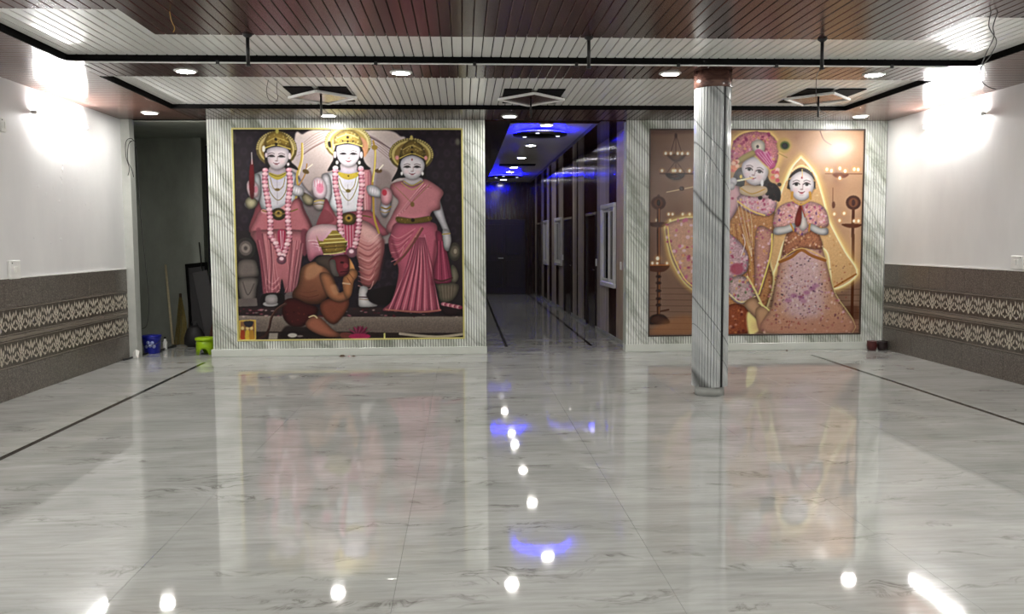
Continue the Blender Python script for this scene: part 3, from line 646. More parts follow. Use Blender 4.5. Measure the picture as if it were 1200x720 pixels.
    c.poly(C(240, 640, 295, 640, 290, 680, 235, 680), (152, 142, 132), True); c.ell(C(385, 655)[0], 5.5, 2.6, (176, 168, 160)); c.ell(C(430, 660)[0], 4, 1.2, (120, 108, 104))
    # lotus and small picture on the step
    for k in range(15):
        a = math.pi * (1.05 + .9 * k / 14); x, y = 420, 394
        L = 17 if k % 2 else 13
        c.poly([(x + 3 * math.cos(a + 1.3), y + 1.5 * math.sin(a + 1.3)), (x + L * .6 * math.cos(a) - 2 * math.sin(a), y + 8 * math.sin(a)), (x + L * math.cos(a) * 1.15, y + 13 * math.sin(a)), (x + L * .6 * math.cos(a) + 2 * math.sin(a), y + 7 * math.sin(a)), (x + 3 * math.cos(a - 1.3), y)], (206, 86, 130) if k % 2 else (168, 42, 92), rim=.2)
    c.ell((419, 394), 13, 3.4, (170, 40, 90)); c.line(D(180, 655, 330, 670), (52, 36, 30), 2); c.line(D(232, 645, 232, 680), (220, 196, 120), 2)
    c.poly(C(52, 560, 158, 556, 158, 682, 52, 684), (206, 176, 84), True); c.poly(C(62, 568, 150, 565, 150, 676, 62, 676), (150, 110, 70), True)
    for k, (x, col) in enumerate([(75, (176, 80, 40)), (105, (214, 176, 60)), (130, (190, 140, 50))]):
        c.poly(C(x - 14, 676, x - 10, 625, x + 10, 625, x + 14, 676), col); c.ell(C(x, 610)[0], 2, 2.2, (214, 186, 120))
    c.poly(C(85, 568, 140, 566, 130, 600, 95, 600), (70, 64, 66))
    return c.finish(.7, .03, .9)

def paint_two_figures():
    E, F = tr(755, 145, 5.536), tr(885, 145, 5.536)
    G, H = tr(755, 270, 5.336), tr(885, 270, 5.336)
    c = Canvas(757, 148, 1017, 400, 3, (158, 118, 96)); r = c.rng
    c.poly([(750, 140), (1025, 140), (1025, 405), (750, 405)], (130, 102, 86), True, c2=(196, 158, 124), g=[(765, 200), (930, 200)])
    c.poly([(900, 140), (1025, 140), (1025, 300), (900, 300)], (192, 156, 126), al=.7, soft=12)
    c.poly([(750, 330), (1025, 330), (1025, 405), (750, 405)], (140, 112, 94), al=.85, soft=6)
    for y in range(338, 396, 7): c.line([(757, y), (1017, y + 1)], (100, 68, 52), .8, .5)
    for k in range(60): c.glow((r.uniform(757, 1015), r.uniform(150, 330)), r.uniform(6, 22), [(120, 84, 74), (186, 146, 116)][k % 2], .3)
    c.poly(E(30, 35, 330, 35, 330, 55, 30, 70), (96, 66, 58), al=.6, soft=2)
    WD, WL = (84, 50, 34), (132, 88, 54)
    def flame(p, k=1): c.glow(p, 5 * k, (255, 190, 110), .6); c.ell(p, 1.5 * k, 1.9 * k, (255, 240, 205))
    # hanging lamps
    for x in (165, 200, 240): c.line(E(200, 70, x, 195), (92, 62, 52), .8)
    c.ell(E(200, 78)[0], 1.6, 3, (80, 52, 44))
    c.poly(E(150, 200, 255, 200, 235, 232, 200, 245, 170, 230), WL, rim=.3)
    c.line(E(130, 205, 280, 205), WD, 1.2)
    for x in (135, 168, 212, 240, 276): flame(E(x, 192)[0])
    for x in (140, 200, 262): c.line(E(200, 240, x, 320), (96, 64, 52), .8)
    c.line(E(100, 322, 315, 322), WD, 1.7); c.poly(E(140, 322, 250, 322, 240, 350, 200, 362, 155, 350), (92, 56, 42), rim=.3)
    for x in (112, 182, 196, 228, 288): flame(E(x, 303)[0])
    c.line(E(142, 442, 310, 408), (214, 186, 150), 1.1); c.ell(E(238, 418)[0], 3, 2.6, WD)
    for x in (155, 180, 245, 290): flame(E(x, 585)[0], .9)
    for x in (80, 165): flame(E(x, 625)[0], .9)
    # standing lamp, left
    c.ell(E(90, 512)[0], 8.4, 8, WD); c.ell(E(90, 512)[0], 5, 5, (112, 70, 46)); c.ell(E(90, 512)[0], 2, 4, (60, 34, 24)); c.ell(E(90, 470)[0], 1.6, 2.5, WD)
    c.line(E(90, 550, 90, 640) + G(88, 225, 88, 560), WD, 4); c.line(E(94, 550, 94, 640) + G(92, 260, 92, 560), (168, 112, 66), 1)
    c.poly(E(30, 640, 160, 640, 130, 665, 90, 670, 40, 662), WD); c.poly(G(22, 218, 150, 215, 135, 250, 90, 262, 25, 250), (92, 52, 30)); c.line(G(25, 218, 150, 216), (178, 112, 60), 1.2)
    for x in (50, 80, 140): flame(G(x, 205)[0], .9)
    flame(G(82, 175)[0], 1.3)
    for y in (290, 330, 380, 430, 470): c.ell(G(88, y)[0], 3.2, 2, (74, 42, 28))
    c.poly(G(25, 590, 40, 545, 70, 530, 110, 530, 140, 550, 158, 582, 120, 592), WD, rim=.2); c.line(G(100, 510, 150, 500), (96, 60, 40), 2)
    c.poly(G(150, 560, 290, 540, 300, 655, 30, 655), (176, 122, 78), al=.6, soft=3)
    # standing lamp, right
    c.ell(F(635, 505)[0], 9, 8.5, (92, 58, 44)); c.ell(F(635, 505)[0], 5.5, 5.4, (130, 84, 58)); c.ell(F(635, 505)[0], 2.2, 4, (84, 50, 40))
    c.line(F(635, 550, 632, 720) + H(612, 60, 608, 560), (104, 64, 42), 3.6); c.poly(F(560, 645, 690, 645, 660, 668, 600, 668), (112, 66, 42))
    for x, y in ((510, 580), (545, 622), (575, 575), (640, 625), (670, 625)): flame(F(x, y)[0])
    c.line(F(500, 410, 500, 540), (130, 92, 72), .8); c.ell(F(505, 520)[0], 2, 4, (124, 84, 64))
    c.poly(F(500, 315, 600, 315, 580, 342, 520, 342), (130, 80, 56)); c.line(F(450, 318, 690, 318), (140, 96, 70), 1)
    for x, y in ((460, 290), (490, 298), (545, 283), (580, 300), (640, 288), (665, 290), (545, 345)): flame(F(x, y)[0], 1.1)
    flame(H(600, 220)[0], 1); c.poly(H(570, 480, 650, 480, 650, 560, 560, 560), (92, 52, 34), al=.6, soft=2)
    # warm aura
    for p, q, k in ((888, 190, 52), (940, 215, 46), (940, 300, 60), (985, 300, 40), (880, 300, 60), (800, 300, 34), (905, 175, 34)): c.glow((p, q), k, (246, 206, 138), .6)
    HAL = (255, 240, 176); FL = [(206, 128, 150), (232, 200, 205), (176, 90, 120), (226, 180, 130)]
    # swirling shawl at the left
    sh = G(130, -20, 180, -60, 300, -80, 360, -40, 420, 100, 420, 420, 300, 365, 235, 300, 180, 200, 150, 100)
    for w_, q_ in ((11, .22), (7, .3)): c.line(sh + sh[:1], (255, 214, 130), w_, q_, 2)
    c.line(sh + sh[:1], HAL, 3.2, .9, 1); c.poly(sh, (208, 166, 144), rim=.2, tex=.05, dots=(FL, 200, 1.9))
    c.line(G(145, -20, 165, 120, 240, 290, 300, 352), (250, 214, 140), 1.3)
    # veil behind the woman
    vl = F(290, 212, 335, 262, 385, 330, 432, 470, 470, 610) + H(500, 20, 560, 130, 636, 270, 495, 362, 470, 250, 440, 120, 300, 60, 190, 40, 120, 240, 30, 460, 70, 510, 20, 470) + H(60, 300, 100, 60) + F(115, 560, 150, 480, 190, 370, 230, 280)
    for w_, q_ in ((14, .22), (8, .35)): c.line(vl + vl[:1], (255, 220, 140), w_, q_, 2.5)
    c.line(vl + vl[:1], HAL, 4, .9, 1.2); c.poly(vl, (222, 184, 134), al=.9, tex=.03, dots=([(236, 208, 158), (204, 158, 108)], 90, 1.3)); c.line(vl + vl[:1], (255, 246, 200), 1.2, .9)
    c.line(H(495, 355, 560, 315, 632, 272), (176, 120, 60), 2.2, .8)
    # flute player: robe and legs
    body = [(856, 226), (868, 222), (890, 224), (904, 236), (907, 262), (900, 300), (905, 330), (893, 372), (880, 392), (850, 393), (848, 330), (850, 280)]
    c.line(body + body[:1], HAL, 4, .8, 1.2); c.poly(body, (192, 142, 98), rim=.25, tex=.08, dots=([(216, 176, 128), (156, 100, 70), (230, 200, 170), (206, 150, 150)], 260, 1.3))
    for k in range(7): c.line([(858 + 3 * k, 262), (862 + 4 * k, 300), (870 + 3.4 * k, 350 + 3 * k)], (140, 82, 46) if k % 2 else (216, 172, 110), 1, .7)
    c.poly(H(0, 0, 95, 0, 105, 60, 60, 300, 0, 430), (206, 156, 140), rim=.25, tex=.06, dots=([(232, 196, 200), (180, 110, 130), (216, 166, 120)], 140, 1.4)); c.line(H(100, 20, 90, 160, 20, 400), (250, 214, 130), 1.8)
    c.poly(G(500, 30, 570, 50, 640, 140, 640, 250, 580, 290, 510, 300), (206, 172, 178), rim=.25, tex=.1, dots=(FL, 90, 1.5))
    c.ell(G(575, 240)[0], 8, 7, (180, 92, 112), .85, soft=1); c.line(G(610, 20, 625, 80, 600, 160), (240, 228, 220), .9)
    c.poly(G(470, 520, 560, 460, 650, 500, 680, 600, 620, 655, 460, 655), (160, 88, 56), rim=.2, tex=.08, dots=([(200, 130, 80), (120, 56, 44), (206, 150, 120)], 60, 1.5))
    c.poly(G(640, 520, 700, 520, 735, 600, 690, 650, 650, 650), (250, 232, 160), soft=1)
    c.line(G(640, 290, 690, 380, 747, 500), HAL, 2.4, .9, .8)
    c.poly(G(520, 320, 560, 290, 625, 290, 665, 350, 692, 420, 640, 460, 570, 455, 525, 400), (206, 178, 176), rim=.25, tex=.1, dots=(FL + [(120, 130, 100)], 90, 1.5)); c.line(G(525, 395, 600, 452, 690, 415), (240, 216, 170), 1.4)
    c.poly(G(620, 465, 690, 420, 730, 490) + H(60, 520, 100, 530, 60, 570) + G(735, 575, 700, 560), (208, 168, 134), rim=.25)
    c.poly(H(0, 500, 60, 480, 95, 520, 70, 560, 60, 640, 20, 630), (206, 166, 130), rim=.2); c.line(H(20, 455, 95, 520, 65, 600, 70, 640), (255, 236, 160), 1.6, .9)
    # arms and sash
    c.poly(E(545, 360, 590, 380, 610, 430, 590, 480, 550, 480, 500, 430), (232, 224, 224), rim=.25)
    c.poly([(846, 228), (858, 215), (868, 226), (862, 246), (850, 262), (842, 250)], (216, 176, 180), rim=.25, dots=(FL, 50, 1.4))
    c.poly(E(595, 480, 650, 450, 770, 440) + F(60, 430, 125, 470, 130, 540, 90, 590, 20, 590) + E(700, 580, 630, 545), (218, 178, 184), rim=.25, tex=.08, dots=(FL, 110, 1.5))
    c.poly(F(0, 450, 60, 410, 100, 440, 60, 480), (238, 206, 206), rim=.2); c.line(E(600, 500, 690, 560, 775, 590), (232, 200, 130), 1.8)
    for k in range(4): c.line([(862 + 4 * k, 232), (868 + 4 * k, 262), (880, 300)], (240, 226, 190), .6, .7)
    # hair, face, turban
    c.poly(E(575, 330, 600, 290, 640, 290, 640, 400, 600, 400, 570, 380), (36, 26, 28)); c.poly(F(10, 330, 60, 320, 90, 370, 130, 390, 160, 440, 150, 500, 110, 480, 40, 430, 0, 420), (34, 26, 26))
    for k in range(22): c.ell(F(r.uniform(20, 155), r.uniform(380, 490))[0], 2.4, 2.2, (34, 26, 26) if k % 3 else (66, 54, 50))
    c.poly(E(630, 400, 770, 400, 790, 440, 720, 470, 620, 450), (214, 190, 160), rim=.1); c.line(E(620, 415, 690, 450, 775, 420), (196, 160, 96), 1.4)
    c.poly(E(624, 290, 640, 240, 700, 210, 780, 240, 800, 300, 780, 360, 735, 392, 690, 392, 650, 360), (236, 226, 228), rim=.22)
    c.face(882.3, 200.5, 27, 31, None, .22, (186, 84, 100), (40, 30, 32), 1.2)
    c.ell(E(620, 340)[0], 1.6, 2.4, (220, 190, 120)); c.ell(F(38, 380)[0], 1.8, 4, (230, 226, 226))
    c.line(E(560, 372, 620, 362, 695, 346), (236, 214, 178), 2.2); c.ell(E(572, 372)[0], 4.4, 5, (238, 230, 232), rim=.2); c.ell(E(560, 400)[0], 4, 5, (234, 226, 228), rim=.2)
    for w_, q_ in ((13, .25), (8, .35)): c.line(E(550, 270, 555, 110, 720, 45) + F(80, 60, 142, 190, 110, 290), (255, 214, 140), w_, q_, 2.5)
    tb = E(560, 270, 555, 190, 575, 110, 630, 65, 720, 45) + F(10, 50, 80, 60, 130, 110, 142, 190, 130, 250, 105, 290, 60, 260, 20, 220, 0, 205) + E(700, 190, 640, 225, 600, 240)
    c.line(tb + tb[:1], (250, 214, 150), 4, .9, 1); c.poly(tb, (216, 146, 150), rim=.2, tex=.1, dots=(FL + [(160, 70, 110)], 130, 1.8))
    c.poly(E(590, 235, 640, 195, 700, 165, 730, 130, 745, 160, 715, 195, 650, 230, 605, 255), (216, 192, 132), rim=.2); c.poly(E(690, 120, 740, 100, 775, 130, 760, 190, 700, 170), (232, 218, 206), rim=.2)
    for k in range(4): c.poly(F(0 + 22 * k, 190 + 2 * k, 25 + 20 * k, 182, 108 - 4 * k, 262 + 6 * k - 16 * (3 - k), 85, 285 - 22 * (3 - k)), (196, 84, 140) if k % 2 else (226, 168, 190))
    c.poly(F(-10, 175, 30, 165, 120, 250, 105, 285, 60, 262, 10, 215), (200, 96, 146), al=.75)
    for k in range(4): c.line(F(5 + 20 * k, 185 - 4 * k, 55 + 16 * k, 240, 85 + 8 * k, 278 - 10 * k), (238, 190, 208), .7, .9)
    c.ell(E(727, 145)[0], 1.6, 1.8, (50, 30, 36))
    c.ell(F(180, 137)[0], 9, 9, (196, 170, 110), .9, soft=1); c.ell(F(185, 137)[0], 5.6, 5, (96, 110, 66), soft=.6); c.ell(F(185, 139)[0], 3.4, 3.2, (38, 50, 48)); c.line(F(150, 190, 200, 215), (170, 150, 90), 1)
    for k in range(9): c.ell(F(95 + 60 * r.uniform(), 285 + 80 * r.uniform())[0], 2.6, 2.4, [(226, 140, 120), (240, 200, 190), (206, 110, 120)][k % 3])
    for k in range(8): c.ell(E(565 + 40 * r.uniform(), 235 + 70 * r.uniform())[0], 2.8, 2.4, [(226, 150, 120), (240, 196, 170), (206, 120, 110)][k % 3])
    # woman: skirt
    sk = H(200, 0, 290, -30, 380, 0, 425, 130, 460, 260, 500, 400, 610, 645, 55, 645, 100, 480, 125, 330, 150, 200)
    c.line(sk[2:8], (255, 238, 170), 2, .9); c.poly(sk, (204, 160, 134), rim=.2, tex=.05, dots=([(176, 116, 110), (226, 196, 180), (140, 90, 100), (214, 170, 176)], 300, 1.4))
    c.poly(H(220, 150, 290, 125, 400, 180, 420, 300, 430, 470, 380, 560, 240, 560, 170, 470, 165, 300), (214, 190, 198), al=.75, soft=6, tex=.06, dots=([(150, 110, 140), (236, 222, 226), (90, 70, 84), (186, 150, 170)], 260, .9))
    [c.ell(H(x, y)[0], 4.2, 2.6, q, .6, soft=1) for x, y, q in ((205, 440, (176, 116, 156)), (240, 410, (160, 96, 140)), (285, 420, (150, 88, 132)), (320, 390, (170, 106, 148)), (355, 365, (156, 96, 140)), (375, 345, (176, 120, 160)), (300, 445, (180, 130, 160)))]; c.poly(H(60, 560, 610, 560, 620, 650, 50, 650), (196, 140, 120), al=.45, soft=4)
    for k in range(130): c.ell((r.uniform(900, 992), r.uniform(310, 388)), .8, .8, [(96, 50, 50), (110, 84, 90), (150, 50, 50)][k % 3], .5)
    c.poly(H(200, 10, 285, -30, 380, 0, 415, 110, 290, 110, 170, 160), (176, 122, 92), rim=.2, tex=.08, dots=([(216, 176, 136), (130, 78, 64), (230, 198, 176)], 120, 1.2))
    c.line(H(150, 195, 220, 165, 285, 120, 350, 155, 435, 185), (170, 116, 64), 3.6); c.line(H(150, 185, 285, 108, 435, 172), (226, 190, 120), 1)
    # blouse, arms, joined hands
    c.poly(F(125, 570, 170, 520, 240, 500, 290, 520, 350, 500, 420, 520, 462, 570, 468, 660, 380, 670, 300, 720, 230, 680, 118, 670), (216, 170, 164), rim=.22, tex=.1, dots=(FL + [(120, 80, 130)], 150, 1.5))
    c.poly(F(112, 690, 130, 668, 190, 660, 240, 640, 262, 655, 240, 690, 180, 712, 125, 716), (236, 230, 226), rim=.3); c.poly(F(340, 655, 370, 645, 420, 672, 466, 672, 468, 712, 420, 716, 360, 690), (236, 230, 226), rim=.3)
    c.line(F(225, 645, 245, 690), (196, 150, 80), 2); c.line(F(350, 645, 345, 690), (196, 150, 80), 2)
    c.poly(F(290, 512, 302, 540, 320, 600, 335, 660, 300, 690, 275, 640), (232, 218, 212), rim=.2); c.poly(F(290, 512, 262, 580, 252, 640, 270, 665, 292, 640, 298, 560), (150, 62, 50), rim=.15); c.line(F(290, 515, 318, 600), (172, 80, 64), 1.2)
    # head
    c.poly(F(205, 390, 215, 340, 245, 300, 295, 280, 350, 300, 380, 350, 385, 400, 370, 420, 215, 420), (58, 42, 34)); c.line(F(215, 355, 250, 330, 300, 310, 345, 330, 378, 365), (226, 190, 120), 1.5)
    c.poly(F(215, 375, 240, 328, 298, 302, 358, 332, 377, 382, 366, 432, 332, 480, 292, 494, 254, 477, 225, 432), (238, 229, 229), rim=.2)
    c.line(F(298, 290, 300, 335), (235, 200, 140), 1); c.face(938.3, 216.6, 27, 32, None, 0, (180, 62, 84), (34, 26, 28), 1.15); c.ell(F(297, 345)[0], .9, 1.2, (170, 50, 60))
    for k in range(5): c.ell(F(235 - k, 440 + 10 * k)[0], 1.5, 1.4, (206, 160, 80)); c.ell(F(350 + k, 440 + 10 * k)[0], 1.5, 1.4, (206, 160, 80))
    c.line(F(240, 495, 290, 520, 345, 495), (210, 170, 96), 1.6); c.line(F(290, 214, 240, 270, 200, 360), (255, 248, 205), 1.6, .9); c.line(F(290, 214, 345, 265, 392, 340), (255, 248, 205), 1.6, .9)
    for k in range(12): c.ell(F(235 + 11 * k, 300 - 34 * math.sin(math.pi * k / 11))[0], 1.1, 1.1, (255, 236, 180))
    c.line(F(415, 45, 440, 100, 488, 132), (96, 66, 58), 1.3, .7)
    return c.finish(.6, .015, .98)

# ------------------------------------------------------------------ setting: room measures (metres)
ZC = 3.077            # soffit height
XL, XR = -4.363, 5.72 # side walls
YB, YN = 11.55, -3.0  # mural wall, wall behind the viewer
DZ = .045             # trays are this much higher than the soffit
TX0, TX1 = -3.42, 4.72  # tray limits
PITCH_B = .085
F1L, F1R, F2L, F2R = -3.277, .305, 2.177, 5.72
CEND = 24.4           # corridor end
SK = Matrix.Translation((2.30, 11.75, 0)) @ Matrix.Rotation(math.atan2(.28, 12.65) + math.pi / 2, 4, 'Z')  # corridor wall frame: x along it, y into the wall (-y faces the passage)
# local x runs down the corridor, local +y points into the passage

def floor():
    fl = MB().box(-5.4, 6.2, YN, 25, -.08, -.012).build('floor', M['grout'], kind='structure')
    MB().box(-4.36, 5.72, YN, 2.0, -.012, 0).build('floor_near_slab', M['tile'], fl)
    xs = [XL, -3.265, -3.215, -1.495, -.305, .885, 2.085, 3.285, 4.487, 4.537, XR]
    ys = [2.0, 3.8, 5.6, 7.4, 9.2, 11.0, 11.58]
    g = .0006
    for i in range(len(xs) - 1):
        for j in range(len(ys) - 1):
            inlay = i in (1, 8)
            x0, x1, y0, y1 = xs[i] + g, xs[i + 1] - g, ys[j] + g, ys[j + 1] - g
            if inlay and j == len(ys) - 2: continue
            if i in (0, 2) and j == len(ys) - 2: x0, x1 = (XL + g, -3.24 - g) if i == 0 else (-3.24 + g, x1)
            if i in (7, 9) and j == len(ys) - 2: x0, x1 = (x0, 4.51 - g) if i == 7 else (4.51 + g, XR - g)
            me = MB().bev(-(x1 - x0) / 2, (x1 - x0) / 2, -(y1 - y0) / 2, (y1 - y0) / 2, -.012, 0, .0008).mesh('floor_tile', M['black_stone'] if inlay else M['tile'])
            if not inlay: tilt = (rnd.gauss(0, .0007), rnd.gauss(0, .0007), 0)
            else: tilt = (0, 0, 0)
            put('black_inlay' if inlay else 'floor_tile', me, fl, ((x0 + x1) / 2, (y0 + y1) / 2, 0), tilt)
    # corridor floor: border, black inlay, middle slabs
    cx = [.31, .585, .63, 1.80, 1.845, 2.28]
    cy = [11.59, 12.25, 14.0, 15.8, 17.6, 19.4, 21.2, 23.2, 24.4]
    for i in range(5):
        for j in range(len(cy) - 1):
            inlay = i in (1, 3) and j >= 1
            if i in (1, 3) and j == 0: continue
            x0, x1 = cx[i], cx[i + 1]
            if j == 0: x0, x1 = {0: (.31, .63), 2: (.63, 1.80), 4: (1.80, 2.28)}[i]
            me = MB().bev(x0 + g, x1 - g, cy[j] + g, cy[j + 1] - g, -.012, 0, .001).mesh('floor_tile', M['black_stone'] if inlay else M['tile'])
            put('black_inlay' if inlay else 'floor_tile', me, fl)
    # alcove floor
    for j, (a, b) in enumerate(((11.59, 12.6), (12.6, 13.6), (13.6, 14.55))):
        for x0, x1 in ((-5.04, -4.35), (-4.35, -3.55), (-3.55, -2.9)):
            put('floor_tile', MB().bev(x0 + g, x1 - g, a + g, b - g, -.012, 0, .001).mesh('floor_tile', M['tile']), fl)
    # dark dashes in the threshold joint of the corridor
    for k, (x0, x1) in enumerate(((.34, .40), (.46, .53), (.58, .65), (1.1, 1.38), (1.86, 1.93), (2.02, 2.1))):
        MB().box(x0, x1, 11.572, 11.6, -.006, .0015).build('joint_gap', M['dark_sheet'], fl)
    return fl

def walls():
    W = lambda n, m, *b: MB().box(*b).build(n, M[m], kind='structure')
    wl = W('wall_left', 'plaster', XL - .2, XL, YN, YB, 0, ZC + .2)
    MB().box(XL - .2, -4.255, YB, 11.72, 0, ZC + .2).build('jamb', M['jamb'], wl)
    wr = W('wall_right', 'plaster', XR, XR + .2, YN, 11.75, 0, ZC + .2)
    W('wall_front', 'plaster', XL - .2, XR + .2, YN - .2, YN, 0, ZC + .2)
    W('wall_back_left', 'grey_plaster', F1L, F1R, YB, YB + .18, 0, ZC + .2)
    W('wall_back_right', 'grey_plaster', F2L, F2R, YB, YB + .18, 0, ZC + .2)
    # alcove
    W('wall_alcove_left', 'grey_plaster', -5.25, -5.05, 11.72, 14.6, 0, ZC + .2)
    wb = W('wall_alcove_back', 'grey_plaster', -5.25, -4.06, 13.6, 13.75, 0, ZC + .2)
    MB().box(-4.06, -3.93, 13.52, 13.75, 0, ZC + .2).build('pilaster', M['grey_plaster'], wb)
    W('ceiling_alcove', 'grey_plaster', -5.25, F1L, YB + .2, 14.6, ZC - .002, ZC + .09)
    W('wall_alcove_rear', 'dark_sheet', -4.0, -2.8, 14.55, 14.7, 0, ZC + .2)  # near-black colour stands in for the darkness of the deeper passage
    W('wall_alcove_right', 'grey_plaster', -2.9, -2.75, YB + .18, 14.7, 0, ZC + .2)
    # paint blisters on the left wall
    b = MB(); r = random.Random(3)
    for k in range(34):
        y = 9.9 + r.gauss(0, .32); z = 2.25 + r.gauss(0, .15) if k < 26 else r.uniform(1.3, 2.1)
        s = r.uniform(.006, .016)
        b.lathe([(s, 0), (s * .7, s * .16), (s * .2, s * .22)], 7, M=Matrix.Translation((XL, y, z)) @ Matrix.Rotation(math.pi / 2, 4, 'Y') @ Matrix.Diagonal((r.uniform(.6, 1.7), 1, 1, 1)))
    b.build('paint_blisters', M['plaster'], wl, kind='stuff')
    return wl, wr

def wainscot(wall, x, s, y_end):
    """tile dado on a side wall; s = +1 when the room lies at larger x"""
    T, w = .012, .38
    rows = ((0.0, .30, 'granite'), (.30, .572, 'orn'), (.612, .884, 'orn'), (.884, 1.16, 'granite'))
    plain_me = [None] * 4; x0, x1 = (0, T) if s > 0 else (-T, 0)
    for k, (a, b, m) in enumerate(rows):
        plain_me[k] = MB().bev(x0, x1, -w / 2 + .0012, w / 2 - .0012, a + .001, b - .001, .002).mesh('wall_tile', M['granite'] if m == 'granite' else M['orn_ground'])
    # raised leaf pattern, one 38 cm repeat: palmette, side scrolls, hanging buds
    o = MB()
    def leaf(u, v, L, W, ang, h=.006):
        c, sn = math.cos(ang), math.sin(ang)
        pts = [(-L, 0, 0), (-.3 * L, W, 0), (.45 * L, W * .75, 0), (L, 0, 0), (.45 * L, -W * .75, 0), (-.3 * L, -W, 0), (-.1 * L, 0, h)]
        q = [(s * (T + p[2]), u + p[0] * c - p[1] * sn, v + p[0] * sn + p[1] * c) for p in pts]
        o.add(q, [(0, 1, 6), (1, 2, 6), (2, 3, 6), (3, 4, 6), (4, 5, 6), (5, 0, 6)])
    up = math.pi / 2
    for cx, top in ((-.095, 0), (.095, 1)):
        leaf(cx, .192 - .02 * top, .048, .017, up, .008)
        for sg in (-1, 1):
            leaf(cx + sg * .038, .172 - .018 * top, .044, .014, up - sg * .38, .008)
            leaf(cx + sg * .074, .196 + .012 * top, .032, .011, up + sg * .12)
            leaf(cx + sg * .032, .098, .040, .013, up + sg * .5)
            leaf(cx + sg * .070, .122, .034, .013, up - sg * .55)
            leaf(cx + sg * .080, .062, .026, .010, up + sg * .75)
        leaf(cx, .066 if top else .08, .036, .024 if top else .012, up, .009)
        if top: leaf(cx, .13, .022, .012, up)
    orn = o.mesh('relief_pattern', M['orn_leaf'])
    lines = MB()
    for v in (.012, .26): lines.bev(*(sorted((s * T, s * (T + .004)))), -w / 2, w / 2, v - .005, v + .005, .0015)
    lines = lines.mesh('relief_line', M['orn_line'])
    band = MB().bev(*(sorted((0, s * (T + .004)))), -w / 2 + .001, w / 2 - .001, .573, .611, .004).mesh('border_strip', M['orn_line'])
    n = 18
    for k in range(n):
        y = y_end - w / 2 - k * w
        for r, (a, b, m) in enumerate(rows):
            t = put('wall_tile', plain_me[r], wall, (x, y, 0))
            if m == 'orn':
                put('relief_pattern', orn, t, (0, 0, a)); put('relief_line', lines, t, (0, 0, a))
        put('border_strip', band, wall, (x, y, 0))
    MB().box(*sorted((x, x + s * (T + .006))), y_end - n * w, y_end, 1.16, 1.172).build('top_strip', M['white_plastic'], wall)
    MB().box(*sorted((x, x + s * T)), YN, y_end - n * w, 0, 1.16).build('plain_dado', M['granite'], wall)

def fluted_profile(x0, x1, pitch, depth):
    """outline of a fluted strip seen along its length: flat fillets, narrow V grooves"""
    n = max(1, round((x1 - x0) / pitch)); p = (x1 - x0) / n; pts = []
    for k in range(n):
        a = x0 + k * p
        pts += [(a + p * .12, -depth), (a + p * .88, -depth), (a + p * .94, -depth * .25), (a + p * 1.06 if k < n - 1 else a + p, -depth * .25)] if k < n - 1 else [(a + p * .12, -depth), (a + p, -depth)]
    pts[0] = (x0, -depth)
    return pts
def fluted(name, x0, x1, z0, z1, y, parent, pitch=.034, depth=.016):
    n = max(1, round((x1 - x0) / pitch)); p = (x1 - x0) / n; m = MB(); g = MB()
    for k in range(n):
        a = x0 + k * p; b = a + p; c = .0035
        m.prism([(a + c, y), (a + c, y - depth + .004), (a + c + .004, y - depth), (b - c - .004, y - depth), (b - c, y - depth + .004), (b - c, y)], 2, z0, z1)
    o = m.build(name, M['marble'], parent)
    MB().box(x0, x1, y - .004, y, z0, z1).build('groove_backing', M['groove'], o)
    return o

